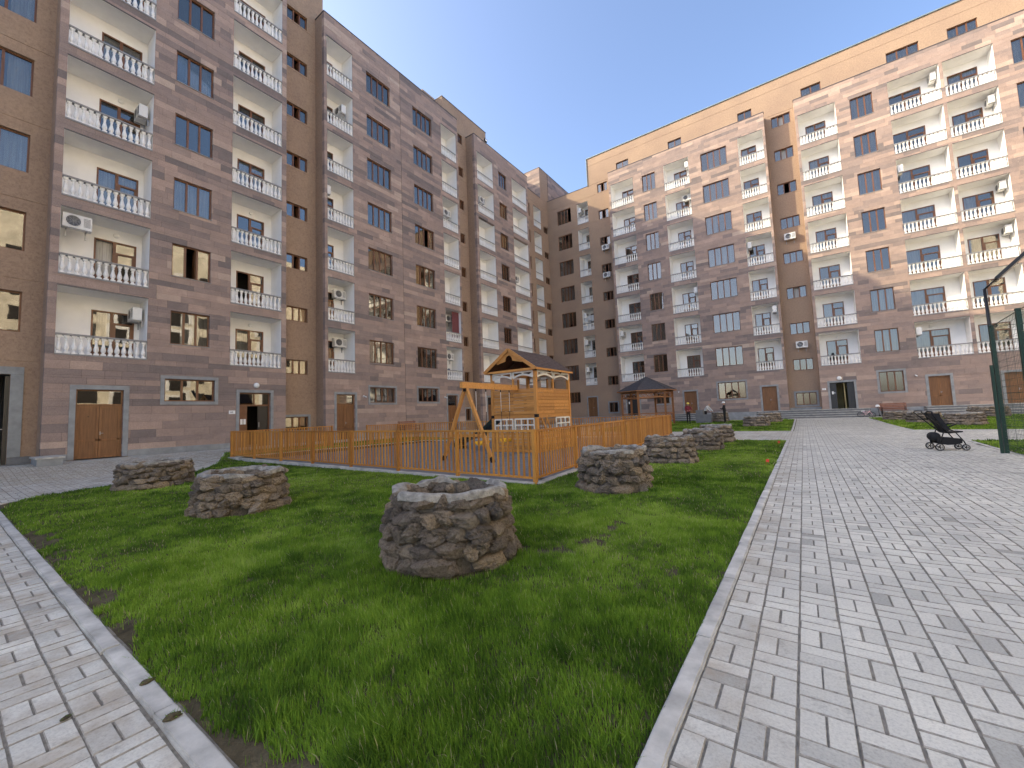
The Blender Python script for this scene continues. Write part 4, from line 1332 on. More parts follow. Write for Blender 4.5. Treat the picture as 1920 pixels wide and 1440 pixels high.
# gable roof, ridge along y
EX0, EX1, EY0, EY1 = TX0 - .18, TX1 + .18, TY0 - .24, TY1 + .10
EZ = 3.00
for side in (-1, 1):
    ex = EX0 if side < 0 else EX1
    nrow = 9
    mb = MB(); mb.add([(xm, EY0, RG - .02), (xm, EY1, RG - .02), (ex, EY1, EZ - .02), (ex, EY0, EZ - .02), (xm, EY0, RG - .05), (xm, EY1, RG - .05), (ex, EY1, EZ - .05), (ex, EY0, EZ - .05)], [(0, 1, 2, 3), (7, 6, 5, 4), (0, 3, 7, 4), (2, 1, 5, 6), (3, 2, 6, 7)] if side > 0 else [(3, 2, 1, 0), (4, 5, 6, 7), (4, 7, 3, 0), (6, 5, 1, 2), (7, 6, 2, 3)])
    rfo = mb.build('roof_deck', 'wood_dark', tw)
    for i in range(nrow):
        f0, f1 = i / nrow, (i + 1.06) / nrow
        yb = EY0 - pr.uniform(0, .3)
        while yb < EY1:
            ye = min(EY1, yb + .33); ys = max(EY0, yb)
            if ye - ys > .03:
                P = lambda f, y, o: (xm + (ex - xm) * f, y, RG + (EZ - RG) * f + o)
                l = pr.uniform(0, .008)
                q = [P(f0, ys + .003, .002), P(f0, ye - .003, .002), P(min(f1, 1.01), ye - .003, .014 + l), P(min(f1, 1.01), ys + .003, .014 + l)]
                qb = [(v[0], v[1], v[2] - .016) for v in q]
                sb = MB(); sb.add(q + qb, [(0, 1, 2, 3), (7, 6, 5, 4), (3, 2, 6, 7), (1, 5, 6, 2), (0, 3, 7, 4)] if side > 0 else [(3, 2, 1, 0), (4, 5, 6, 7), (7, 6, 2, 3), (2, 6, 5, 1), (4, 7, 3, 0)])
                sb.build('shingle', 'shingle_brown', rfo)
            yb += .335
    mb = MB(); mb.bar((xm, EY0 - .02, RG - .045), (ex, EY0 - .02, EZ - .045), .03, .12); mb.build('barge_board', 'timber', tw)
    mb = MB(); mb.bar((ex, EY0, EZ - .04), (ex, EY1, EZ - .04), .03, .07); mb.build('fascia', 'timber', tw)
    for yb in (TY0 + .8, TY0 + 1.6):
        mb = MB(); mb.bar((xm, yb, RG - .10), (ex, yb, EZ - .10), .04, .08); mb.build('rafter', 'wood_dark', tw)
# gable board with an arched cut-out
mb = MB(); yb = EY0 + .02
prof = [(-.55, RG - .55), (-.16, RG - .46), (-.14, RG - .36), (-.08, RG - .28), (0, RG - .25), (.08, RG - .28), (.14, RG - .36), (.16, RG - .46), (.55, RG - .55)]
top = [(-.66, RG - .57), (0, RG - .05), (.66, RG - .57)]
for (a, za), (b, zb) in zip(prof[:-1], prof[1:]):
    ta = RG - .05 - abs(a) * (RG - EZ) / ((EX1 - EX0) / 2); tb = RG - .05 - abs(b) * (RG - EZ) / ((EX1 - EX0) / 2)
    vs = [(xm + a, yb, za), (xm + b, yb, zb), (xm + b, yb, max(tb, zb + .01)), (xm + a, yb, max(ta, za + .01))]
    vs += [(v[0], v[1] + .025, v[2]) for v in vs]
    mb.add(vs, [(0, 1, 2, 3), (7, 6, 5, 4), (0, 4, 5, 1), (3, 2, 6, 7)])
mb.build('gable_board', 'timber', tw)
part('gable_tie', 'timber', (EX0 + .05, EX1 - .05, EY0 + .02, EY0 + .06, EZ - .08, EZ - .01))

# swing: beam carried by the tower and an A-frame
BX = -8.42
sw = thing('swing_set', 'wooden swing beam on an A-frame with two yellow bucket seats', 'swing', (BX, 10.5, 0), 0, None, True)
part('beam', 'timber', (BX - .055, BX + .055, 9.22, TY0 - .035, 2.24, 2.43), sw)
for sx in (-1, 1):
    mb = MB(); mb.bar((BX + sx * .03, 9.42, 2.24), (BX + sx * .93, 9.40, .17), .09, .09, 0, .6); mb.build('leg', 'timber_v', sw)
    mb = MB(); mb.bar((BX + sx * .931, 9.40, .17), (BX + sx * 1.0, 9.40, .015), .098, .098); mb.build('leg_foot', 'black_metal', sw)
mb = MB(); mb.bar((BX - .66, 9.35, .80), (BX + .66, 9.35, .80), .04, .09); mb.build('cross_brace', 'timber', sw)
mb = MB(); mb.box(BX - .06, BX + .06, 9.36, 9.48, 2.14, 2.238); mb.build('bracket', 'black_metal', sw)
for yc in (10.15, 11.45):
    sb = MB()
    for i in range(9):           # bucket: half-barrel of thin plastic
        a0, a1 = R(-75 + i * 16.7), R(-75 + (i + 1) * 16.7)
        for dy0, dy1 in ((-.19, .19),):
            r0, r1 = .16, .175
            q = [(BX + r * math.sin(a), yc + d, .62 - r * math.cos(a)) for r in (r0, r1) for a in (a0, a1) for d in (dy0, dy1)]
            sb.add(q, [(0, 2, 3, 1), (4, 5, 7, 6), (0, 1, 5, 4), (2, 6, 7, 3), (0, 4, 6, 2), (1, 3, 7, 5)])
    seat = sb.build('seat', 'yellow_plastic', sw)
    for dy in (-.25, .25):
        cb = MB()
        cb.tube([(BX, yc + dy, 2.23), (BX, yc + dy * .98, 1.5)], .008, 6, 0); cb.build('rope', 'plaque_white', sw)
        cb = MB(); cb.tube([(BX, yc + dy * .98, 1.5), (BX, yc + dy * .8, .72)], .009, 6, 0); cb.build('chain', 'black_metal', sw)
        hb = MB(); hb.tube([(BX, yc + dy, 2.25), (BX, yc + dy, 2.16)], .018, 6); hb.build('hook', 'black_metal', sw)
# slide leaning on the tower
sd = thing('slide', 'dark green plastic slide running down from the playhouse', 'slide', (-12.2, 13.3, 0), 0, None, True)
pts = []
for i in range(15):
    t = i / 14
    pts.append((-9.60 - 2.75 * t, 1.42 * (1 - t) + .10 * t - .10 * math.sin(PI * t) + (.07 * math.sin(PI * t * 3))))
mb = MB()
for (x0, z0), (x1, z1) in zip(pts[:-1], pts[1:]):
    for y0, y1, h0, h1 in ((13.0, 13.48, 0, .02), (12.97, 13.0, -.01, .17), (13.48, 13.51, -.01, .17)):
        q = [(x0, y0, z0 + h0), (x0, y1, z0 + h0), (x0, y1, z0 + h1), (x0, y0, z0 + h1), (x1, y0, z1 + h0), (x1, y1, z1 + h0), (x1, y1, z1 + h1), (x1, y0, z1 + h1)]
        mb.add(q, [(0, 3, 2, 1), (4, 5, 6, 7), (0, 1, 5, 4), (3, 7, 6, 2), (1, 2, 6, 5), (0, 4, 7, 3)])
mb.build('chute', 'slide_green', sd)
mb = MB(); mb.box(-12.25, -12.05, 12.99, 13.49, 0.012, .13); mb.build('foot', 'slide_green', sd)

# ------------------------------------------------------------------ gazebo
GC = Vector((-10.28, 33.35)); GR = 1.98
gz = thing('gazebo', 'hexagonal wooden gazebo with grey shingled roof and lattice rails', 'gazebo', (*GC, terr(*GC)), 0, None, True)
g0 = terr(*GC)
hexp = [GC + GR * Vector((math.cos(R(a)), math.sin(R(a)))) for a in range(-32, 328, 60)]
for p in hexp:
    mb = MB(); mb.box(p.x - .065, p.x + .065, p.y - .065, p.y + .065, g0, 2.8, 0, pr.random()); mb.build('post', 'gazebo_wood', gz)
for i in range(6):
    a, b = hexp[i], hexp[(i + 1) % 6]; d = (b - a); L = d.length; u = d / L
    A = a + u * .07; B = b - u * .07
    for z in (2.32, 2.76):
        mb = MB(); mb.bar((*A, z), (*B, z), .06, .07, 0, pr.random()); mb.build('beam', 'gazebo_wood', gz)
    def lattice(z0, z1, n, nm):
        mb = MB()
        for q in range(n):
            p0 = A + (B - A) * (q / n); p1 = A + (B - A) * ((q + 1) / n)
            mb.bar((*p0, z0), (*p1, z1), .02, .03); mb.bar((*p0, z1), (*p1, z0), .021, .03)
        mb.build(nm, 'gazebo_wood', gz)
    lattice(2.35, 2.73, 5, 'lattice')
    if i != 2:
        for z in (.45, .95):
            mb = MB(); mb.bar((*A, g0 + z), (*B, g0 + z), .05, .06, 0, pr.random()); mb.build('rail', 'gazebo_wood', gz)
        lattice(g0 + .48, g0 + .92, 3, 'lattice')
        nn = Vector((-u.y, u.x)); mm = (A + B) / 2
        if (mm + nn - GC).length > (mm - GC).length: nn = -nn
        s0 = A + nn * .22 + u * .15; s1 = B + nn * .22 - u * .15
        mb = MB(); mb.bar((*s0, g0 + .43), (*s1, g0 + .43), .36, .04); mb.build('seat', 'gazebo_wood', gz)
er_ = [GC + (GR + .35) * Vector((math.cos(R(a)), math.sin(R(a)))) for a in range(-32, 328, 60)]
for i in range(6):
    a, b = er_[i], er_[(i + 1) % 6]
    mb = MB(); n = 9
    for q in range(n):
        f0, f1 = q / n, min(1.0, (q + 1.08) / n)
        P = lambda c, f, o: (GC.x + (c.x - GC.x) * f, GC.y + (c.y - GC.y) * f, 4.02 + (2.86 - 4.02) * f + o)
        vs = [P(a, f0, .0), P(b, f0, .0), P(b, f1, .018), P(a, f1, .018), P(b, f1, -.01), P(a, f1, -.01)]
        mb.add(vs, [(0, 3, 2, 1), (2, 3, 5, 4)], 0, pr.random())
    mb.add([P(a, 0, -.03), P(b, 0, -.03), P(b, 1, -.03), P(a, 1, -.03)], [(0, 1, 2, 3)])
    mb.build('roof_panel', 'shingle_grey', gz)
    mb = MB(); mb.tube([(GC.x, GC.y, 4.03), (a.x, a.y, 2.89)], .025, 6); mb.build('ridge_cap', 'shingle_grey', gz)
    mb = MB(); mb.bar((a.x, a.y, 2.85), (b.x, b.y, 2.85), .025, .07); mb.build('fascia', 'gazebo_wood', gz)

# ------------------------------------------------------------------ dry-stone planters
def rock_mesh(seed, sub):
    bm = bmesh.new()
    bmesh.ops.create_icosphere(bm, subdivisions=sub, radius=1.0)
    off = Vector((seed * 13.7, seed * 3.1, seed * 7.9))
    for v in bm.verts:
        p = v.co.copy()
        n = mnoise.noise(p * 0.9 + off) * .46 + (.5 - abs(mnoise.noise(p * 2.1 + off))) * .34 - .1 + (.4 - abs(mnoise.noise(p * 4.7 + off))) * .22 - .05 + mnoise.noise(p * 10.0 + off) * .10
        v.co = p * (1 + n)
        for ax in (Vector((0.3, .8, .5)), Vector((-.7, .2, .6)), Vector((.6, -.7, -.3)), Vector((-.2, -.5, .8))):     # cleaved faces
            ax = (ax + .5 * Vector((math.sin(seed * 3 + ax.x), math.cos(seed * 5), math.sin(seed)))).normalized()
            dd = v.co.dot(ax)
            if dd > .70: v.co -= ax * (dd - .70) * .8
    me = bpy.data.meshes.new('stone'); bm.to_mesh(me); bm.free()
    me.materials.append(M['rock'])
    me.polygons.foreach_set('use_smooth', [False] * len(me.polygons))
    return me
RH = [rock_mesh(i, 4) for i in range(7)]; RM = [rock_mesh(i, 3) for i in range(7)]; RL = [rock_mesh(i, 2) for i in range(6)]
def ring_mesh(name, R0, R1, prof_n, zfun, mat, seed, amp, n=64):
    """solid ring: outer radius R0, inner R1, noisy"""
    vs = []; fs = []
    sec = []
    for j in range(prof_n + 1): sec.append((R0, j / prof_n))
    for j in range(4): sec.append((R0 + (R1 - R0) * (j + 1) / 4, 1.0))
    for j in range(prof_n): sec.append((R1, 1 - (j + 1) / prof_n))
    m = len(sec)
    for i in range(n):
        a = 2 * PI * i / n
        for r, f in sec:
            p = Vector((r * math.cos(a), r * math.sin(a), zfun(f)))
            q = p * 7 + Vector((seed * 5, seed, 0))
            k = mnoise.noise(q) * amp + mnoise.noise(q * 2.7) * amp * .6
            vs.append((p.x + k * math.cos(a), p.y + k * math.sin(a), p.z + k * .8))
    for i in range(n):
        for j in range(m - 1):
            fs.append((i * m + j, ((i + 1) % n) * m + j, ((i + 1) % n) * m + j + 1, i * m + j + 1))
    mb = MB(); mb.add(vs, fs, 0, .5, True)
    return mb.mesh(name, [mat])
def planter(label, x, y, Rr, H, seed, lod, white=1.0):
    z = terr(x, y)
    t = thing('stone_planter', label, 'planter', (x, y, z), 0, 'round dry-stone planters')
    pr = random.Random(seed)
    V = {0: RH, 1: RM, 2: RL}[lod]
    taper = lambda f: Rr * (1.01 - .09 * f)
    c = bpy.data.objects.new('mortar', ring_mesh('mortar', Rr * .86, Rr * .72, 8, lambda f: -.05 + (H + .02) * f, 'mortar', seed, .022, 72 if lod == 0 else 40)); link(c, t)
    nc = {0: 5, 1: 5, 2: 4}[lod]
    zc = 0.0
    for k in range(nc):
        hh = H / nc * (1.22 if k == 0 else .95)
        if k == nc - 1: hh = H - zc
        r = taper((zc + hh / 2) / H)
        a = pr.uniform(0, 1); end = a + 2 * PI
        while a < end - .08:
            w = pr.uniform(.10, .27) * (1.3 if k == 0 else 1.0) * (1.0 if lod < 2 else 1.3)
            w = min(w, (end - a) * r)
            ac = a + w / 2 / r
            rad = r - .055 + pr.uniform(-.02, .018) + (.03 if k == 0 and pr.random() < .25 else 0)
            if not (lod == 0 and k == 0 and abs((ac % (2 * PI)) - 5.75) < .12):
                inst('stone', pr.choice(V), t, (rad * math.cos(ac), rad * math.sin(ac), zc + hh * .5 + pr.uniform(-.025, .025)),
                     (pr.uniform(-.3, .3), pr.uniform(-.11, .11), ac + R(90) + pr.uniform(-.15, .15)),
                     (w * .66, pr.uniform(.085, .13) * (.72 if k == nc - 1 else 1), hh * pr.uniform(.56, .72) * (.82 if k == nc - 1 else 1)))
            a += w / r
        zc += hh
    # the inner face shows stones too
    if lod < 2:
        for k in range(3):
            a = pr.random()
            while a < 2 * PI + .5:
                w = pr.uniform(.14, .26); r = Rr * .735
                inst('stone', pr.choice(V), t, (r * math.cos(a), r * math.sin(a), H - .10 - .15 * k), (pr.uniform(-.3, .3), pr.uniform(-.3, .3), a + R(90)), (w * .55, .055, .075))
                a += w / r
    # cement capping, uneven, leaving gaps of bare stone
    if white:
        n = 80; vs = []; fs = []
        sec = [(.93, -.06), (.93, -.005), (.89, .010), (.84, .012), (.79, .004), (.76, -.05)]
        for i in range(n):
            a = 2 * PI * i / n
            for r, dz in sec:
                k = mnoise.noise(Vector((math.cos(a) * 3, math.sin(a) * 3, seed + r * 4))) * .07
                g = mnoise.noise(Vector((math.cos(a) * 1.4, math.sin(a) * 1.4, seed * 2.0)))
                vs.append(((Rr * .97 * r + k) * math.cos(a), (Rr * .97 * r + k) * math.sin(a), H + .016 + dz + k * .5 - max(0, g + .08) * .22 * white))
        m = len(sec)
        for i in range(n):
            for j in range(m - 1): fs.append((i * m + j, ((i + 1) % n) * m + j, ((i + 1) % n) * m + j + 1, i * m + j + 1))
        mb = MB(); mb.add(vs, fs, 0, .5, True); mb.build('cement_rim', 'rim_cement', t)
    sb = MB(); n = 28
    sb.add([(Rr * .76 * math.cos(2 * PI * i / n), Rr * .76 * math.sin(2 * PI * i / n), H * .22 + .03 * math.sin(i * 2.1)) for i in range(n)] + [(0, 0, H * .25)], [(i, (i + 1) % n, n) for i in range(n)], 0, .5, True)
    sb.build('soil', 'soil', t)
    return t
planter('large round stone planter alone on the grass in the foreground', -2.95, 3.02, .62, .68, 1, 0, .6)
planter('round stone planter with pale rim, second from the left on the lawn', -7.62, 2.98, .66, .62, 2, 0, .25)
planter('leftmost round stone planter, at the lawn edge by the left path', -12.85, 3.15, .72, .60, 3, 1, .25)
planter('round stone planter right beside the near corner of the orange fence', -2.84, 7.02, .60, .70, 4, 0, .5)
planter('round stone planter behind the one at the fence corner', -2.92, 11.1, .62, .66, 5, 1)
planter('third round stone planter along the promenade from the fence corner', -2.82, 14.75, .60, .64, 6, 1)
planter('farthest stone planter of the near lawn, before the cross path', -2.92, 18.0, .62, .66, 7, 2)
planter('stone planter at the front of the far left lawn', -2.55, 30.4, .72, .62, 8, 2, .8)
planter('stone planter deeper on the far left lawn, towards the wide steps', -2.05, 34.4, .72, .66, 9, 2, .8)
planter('stone planter beside the grey trough and the bending person', -5.55, 36.6, .62, .75, 10, 2, .6)
planter('stone planter left of the stroller, below the wooden bench', 4.85, 34.6, .85, .52, 11, 2, .6)
planter('stone planter directly behind the stroller handle', 5.35, 31.7, .72, .58, 12, 2, .6)
planter('stone planter right of the stroller seat', 6.35, 29.2, .72, .58, 13, 2, .6)
planter('stone planter before the right-hand steps, left of the green cage', 8.9, 36.3, .85, .60, 14, 2, .6)

# ------------------------------------------------------------------ stroller
st = thing('stroller', 'black baby stroller standing on the paved promenade', 'stroller', (2.98, 15.55, 0), R(12))
def wheel(x, y, r, nm='wheel'):
    mb = MB(); n = 20
    prof = [(r * .80, -.018), (r * .97, -.018), (r, -.008), (r, .008), (r * .97, .018), (r * .80, .018)]
    mb.lathe(prof + [prof[0]], n, (x, y, r), 0, .5, 'y', True, False); o = mb.build(nm, 'tyre', st)
    mb = MB()
    mb.lathe([(r * .60, -.012), (r * .82, -.016), (r * .82, .016), (r * .60, .012), (r * .60, -.012)], n, (x, y, r), 0, .5, 'y', True, False); mb.build('rim', 'metal_grey', o)
    mb = MB()
    for k in range(5):
        a = 2 * PI * k / 5; mb.bar((x, y, r), (x + r * .66 * math.cos(a), y, r + r * .66 * math.sin(a)), .016, .014)
    mb.lathe([(.018, -.022), (.018, .022)], 8, (x, y, r), 0, .5, 'y'); mb.build('spokes', 'black_metal', o)
for y in (-.24, .24): wheel(-.22, y, .095)
for y in (-.17, .17): wheel(.32, y, .080)
for y in (-.20, .20):
    mb = MB()
    mb.tube([(.32, y * .85, .16), (.28, y, .24), (.12, y, .50), (.0, y, .56), (-.12, y, .60)], .014, 8); mb.build('front_leg', 'black_metal', st)
    mb = MB(); mb.tube([(-.22, y * 1.15, .095), (-.16, y, .30), (-.08, y, .52)], .014, 8); mb.build('rear_leg', 'black_metal', st)
mb = MB(); mb.tube([(-.02, -.20, .48), (-.36, -.21, .86), (-.50, -.205, 1.02), (-.47, -.17, 1.05), (-.47, .17, 1.05), (-.50, .205, 1.02), (-.36, .21, .86), (-.02, .20, .48)], .014, 8); mb.build('push_handle', 'black_metal', st)
mb = MB(); mb.tube([(-.22, -.24, .095), (-.22, .24, .095)], .012, 6); mb.tube([(-.19, -.2, .2), (-.19, .2, .2)], .012, 6); mb.build('axle', 'black_metal', st)
def shell(pts, w, th, name, mat, sidewall=0.0):
    mb = MB()
    for (x0, z0), (x1, z1) in zip(pts[:-1], pts[1:]):
        d = Vector((x1 - x0, 0, z1 - z0)).normalized(); nrm = Vector((-d.z, 0, d.x)) * th
        q = [(x0, -w, z0), (x0, w, z0), (x1, w, z1), (x1, -w, z1)]
        q2 = [(a + nrm.x, b, c + nrm.z) for a, b, c in q]
        mb.add(q + q2, [(3, 2, 1, 0), (4, 5, 6, 7), (0, 1, 5, 4), (2, 3, 7, 6), (1, 2, 6, 5), (3, 0, 4, 7)])
        if sidewall:
            for s in (-1, 1):
                r = [(x0, s * w, z0), (x1, s * w, z1)]; k = Vector((-d.z, 0, d.x)) * sidewall
                v = r + [(x1 + k.x, s * (w + .01), z1 + k.z), (x0 + k.x, s * (w + .01), z0 + k.z)]
                v += [(a, b + s * .02, c) for a, b, c in v]
                mb.add(v, [(0, 1, 2, 3), (7, 6, 5, 4), (2, 6, 7, 3), (0, 4, 5, 1)])
    return mb.build(name, mat, st)
shell([(.20, .50), (.02, .48), (-.03, .52)], .19, .04, 'seat', 'fabric_black')
shell([(-.03, .50), (-.12, .66), (-.20, .82), (-.24, .94), (-.235, .98)][::-1], .185, .045, 'backrest', 'fabric_black', .09)
shell([(.30, .50), (.20, .49)], .16, .03, 'footrest', 'fabric_black')
mb = MB(); k = 10      # sagging cloth basket between the legs
low = [(-.24 + .50 * i / k, .19 - .045 * math.sin(PI * i / k)) for i in range(k + 1)]; hi_ = [(-.24 + .50 * i / k, .36 - .05 * i / k) for i in range(k + 1)]
for i in range(k):
    for s in (-1, 1):
        q4 = [(low[i][0], s * .17, low[i][1]), (low[i + 1][0], s * .17, low[i + 1][1]), (hi_[i + 1][0], s * .20, hi_[i + 1][1]), (hi_[i][0], s * .20, hi_[i][1])]
        mb.add(q4 if s < 0 else q4[::-1], [(0, 1, 2, 3)], 0, .5, True)
    mb.add([(low[i][0], -.17, low[i][1]), (low[i][0], .17, low[i][1]), (low[i + 1][0], .17, low[i + 1][1]), (low[i + 1][0], -.17, low[i + 1][1])], [(0, 1, 2, 3)], 0, .5, True)
mb.build('basket', 'fabric_black', st)
mb = MB(); mb.tube([(.02, -.2, .62), (.16, -.19, .68), (.20, 0, .69), (.16, .19, .68), (.02, .2, .62)], .018, 8); mb.build('bumper_bar', 'fabric_black', st)
mb = MB(); mb.lathe([(.02, -.16), (.085, -.15), (.115, -.08), (.12, 0), (.115, .08), (.085, .15), (.02, .16)], 14, (-.22, 0, .36), 0, .5, 'y'); mb.build('bag', 'fabric_black', st)
mb = MB()
for s in (-1, 1): mb.tube([(-.20, s * .10, .84), (-.10, s * .09, .74), (-.02, s * .07, .62), (.06, 0, .55)], .012, 6)
mb.build('harness', 'blue_cloth', st)
mb = MB(); mb.tube([(-.21, -.20, .80), (-.27, -.21, .97), (-.25, -.10, 1.02), (-.25, .10, 1.02), (-.27, .21, .97), (-.21, .20, .80)], .02, 8); mb.build('headrest_piping', 'fabric_black', st)

# ------------------------------------------------------------------ sports cage, lamp
cg = thing('sports_cage', 'dark green steel cage fence at the right edge, wire mesh panels', 'fence', (3.86, 14.85, 0), 0, None, True)
for x, y, h in ((3.86, 14.85, 3.10), (3.62, 12.45, 3.10), (3.40, 10.0, 3.10), (6.3, 14.85, 3.1), (8.7, 14.85, 3.1)):
    mb = MB(); mb.box(x - .036, x + .036, y - .036, y + .036, -.05, h, 0); mb.build('post', 'green_metal', cg)
mb = MB(); mb.box(3.755, 3.805, 14.80, 14.85, 0, 2.12); mb.build('gate_post', 'green_metal', cg)
def meshpanel(A, B, h0, h1):
    mb = MB(); A = Vector(A); B = Vector(B); L = (B - A).length; n = round(L / .12)
    for i in range(n + 1):
        p = A + (B - A) * i / n; mb.bar((*p, h0), (*p, h1), .0035, .0035)
    z = h0
    while z < h1 + .01:
        mb.bar((A.x, A.y, z), (B.x, B.y, z), .0045, .0045); z += .15
    mb.build('wire_panel', 'green_metal', cg)
meshpanel((3.86, 14.80), (3.62, 12.50), .08, 3.05)
meshpanel((3.62, 12.40), (3.40, 10.05), .08, 3.05)
meshpanel((3.92, 14.85), (6.25, 14.85), .08, 3.05)
meshpanel((6.35, 14.85), (8.65, 14.85), .08, 3.05)
for a, b in (((3.86, 14.85), (3.40, 10.0)), ((3.86, 14.85), (8.7, 14.85))):
    mb = MB(); mb.bar((*a, 3.06), (*b, 3.06), .012, .012); mb.build('top_wire', 'green_metal', cg)
lp = thing('lamp_post', 'slim black lamp post with tilted flat lamp head above the cage', 'lamp', (3.92, 15.10, 0), 0, None, True)
mb = MB(); mb.tube([(3.92, 15.10, 0), (3.92, 15.10, 2.0), (3.90, 15.10, 4.05)], [.05, .045, .03], 10); mb.build('pole', 'black_metal', lp)
mb = MB(); mb.tube([(3.89, 15.10, 4.03), (4.12, 15.06, 4.27)], .022, 8); mb.build('arm', 'black_metal', lp)
mb = MB(); mb.bar((4.10, 15.06, 4.25), (4.78, 14.90, 4.95), .26, .07); mb.build('lamp_head', 'black_metal', lp)
mb = MB(); mb.bar((4.20, 15.04, 4.31), (4.72, 14.915, 4.845), .19, .012); mb.build('lens', 'metal_grey', lp)

# ------------------------------------------------------------------ benches, bicycle, scooter, trough, block, flags
def bench(label, loc, rz, L=1.5):
    t = thing('bench', label, 'bench', loc, rz, 'wooden slat benches')
    for i in range(4): MB().box(-L / 2, L / 2, -.20 + i * .11, -.11 + i * .11, .42, .455, 0, rng.random()).build('seat_slat', 'bench_wood', t)
    for i in range(4):
        mb = MB(); mb.bar((-L / 2, .26 + i * .025, .54 + i * .115), (L / 2, .26 + i * .025, .54 + i * .115), .03, .09); mb.build('back_slat', 'bench_wood', t)
    for s in (-1, 1):
        x = s * (L / 2 - .12); mb = MB()
        mb.tube([(x, -.22, 0), (x, -.20, .41), (x, .22, .41), (x, .38, .95)], .022, 8); mb.tube([(x, .22, .41), (x, .26, 0)], .022, 8); mb.tube([(x, -.2, .41), (x, -.2, .62), (x, .27, .64)], .018, 8)
        mb.build('side_frame', 'black_metal', t)
bench('wooden slat bench against the far wall, right of the open entrance', (5.28, 40.25, terr(5, 40)), 0)
bench('wooden slat bench by the left building, behind the back fence', (-21.7, 18.6, terr(-21.7, 18.6)), R(90))
# child's bicycle leaning over beside the steps
bk = thing('bicycle', 'small pink child bicycle tipped over at the foot of the steps', 'bicycle', (3.7, 39.15, terr(3.7, 39.15)), R(20))
bk.rotation_euler = (R(-38), 0, R(15))
for x in (-.34, .34):
    mb = MB(); n = 22
    mb.tube([(x + .2 * math.cos(2 * PI * i / n), 0, .21 + .2 * math.sin(2 * PI * i / n)) for i in range(n + 1)], .017, 6, cap=False); w = mb.build('wheel', 'tyre', bk)
    mb = MB()
    for i in range(8): mb.tube([(x, 0, .21), (x + .19 * math.cos(2 * PI * i / 8), 0, .21 + .19 * math.sin(2 * PI * i / 8))], .004, 4)
    mb.build('spokes', 'metal_grey', w)
mb = MB(); mb.tube([(.34, 0, .21), (.27, 0, .55)], .014); mb.tube([(.27, 0, .50), (-.02, 0, .24), (-.34, 0, .21), (-.10, 0, .45), (.27, 0, .48)], .014); mb.tube([(-.02, 0, .24), (-.12, 0, .52)], .014); mb.build('frame', 'pink_paint', bk)
mb = MB(); mb.tube([(.27, -.2, .60), (.25, 0, .56), (.27, .2, .60)], .012); mb.build('handlebar', 'metal_grey', bk)
mb = MB(); mb.box(-.22, -.03, -.05, .05, .52, .56); mb.build('saddle', 'plaque_white', bk)
# toddler scooter with a white helmet hung on it
sc_ = thing('scooter', 'small dark kick scooter standing beside the bench', 'scooter', (4.25, 39.9, terr(4.25, 39.9)), R(10))
MB().box(-.25, .2, -.05, .05, .06, .09).build('deck', 'black_metal', sc_)
mb = MB(); mb.tube([(.2, 0, .08), (.14, 0, .72)], .015); mb.tube([(.14, -.15, .72), (.14, .15, .72)], .014); mb.build('stem', 'black_metal', sc_)
for x in (-.25, .22): mb = MB(); mb.lathe([(.055, -.015), (.06, 0), (.055, .015)], 12, (x, 0, .06), 0, .5, 'y'); mb.build('wheel', 'tyre', sc_)
hm = MB(); hm.lathe([(.125, 0), (.13, .04), (.115, .10), (.08, .145), (.03, .165), (.005, .168)], 14)
h = hm.build('helmet', 'plaque_white'); h.location = (4.39, 39.92, terr(4.25, 39.9) + .70); tag(h, 'white helmet hanging on the small scooter handlebar', 'helmet')
# grey trough and upright slab where the people work
tg = thing('trough', 'grey concrete trough with raised end among the people', 'trough', (-6.4, 34.9, terr(-6.4, 34.9)), 0, None)
mb = MB()
mb.add([(-.55, -.3, 0), (.5, -.3, 0), (.62, -.32, .66), (-.6, -.32, .66), (-.55, .3, 0), (.5, .3, 0), (.62, .32, .66), (-.6, .32, .66)], [(0, 1, 2, 3), (5, 4, 7, 6), (1, 5, 6, 2), (4, 0, 3, 7), (0, 4, 5, 1), (3, 2, 6, 7)])
mb.build('basin', 'basalt_dark', tg)
MB().box(-.55, -.02, -.26, .26, .661, 1.02).build('raised_end', 'basalt_dark', tg)
# stone cheek wall at the portal
bw = MB(); bw.box(-22.35, -20.9, 2.02, 2.62, 0.0, .50)
cw = thing('stone_block', 'low grey stone block with slab top at the portal, far left', 'stone block', (-21.6, 2.3, .2), 0, None, True)
bw.build('block', 'basalt_grey', cw)
MB().box(-22.38, -20.85, 1.98, 2.66, .501, .555).build('cap_slab', 'concrete', cw)
def flag(label, x, y):
    t = thing('marker_flag', label, 'flag', (x, y, terr(x, y)), R(25), 'red marker flags in the lawn')
    mb = MB(); mb.tube([(0, 0, 0), (.01, 0, .16)], .004, 5); mb.build('stick', 'red_flag', t)
    mb = MB(); mb.add([(.01, 0, .16), (.01, 0, .10), (.07, .02, .08), (.08, .015, .15)], [(0, 1, 2, 3)]); mb.add([(.01, .003, .16), (.01, .003, .10), (.07, .023, .08), (.08, .018, .15)], [(3, 2, 1, 0)]); mb.build('pennant', 'red_flag', t)
flag('small red marker flag at the lawn edge, nearer the camera', -0.79, 10.88)
flag('small red marker flag at the far corner of the near lawn', -0.80, 16.35)

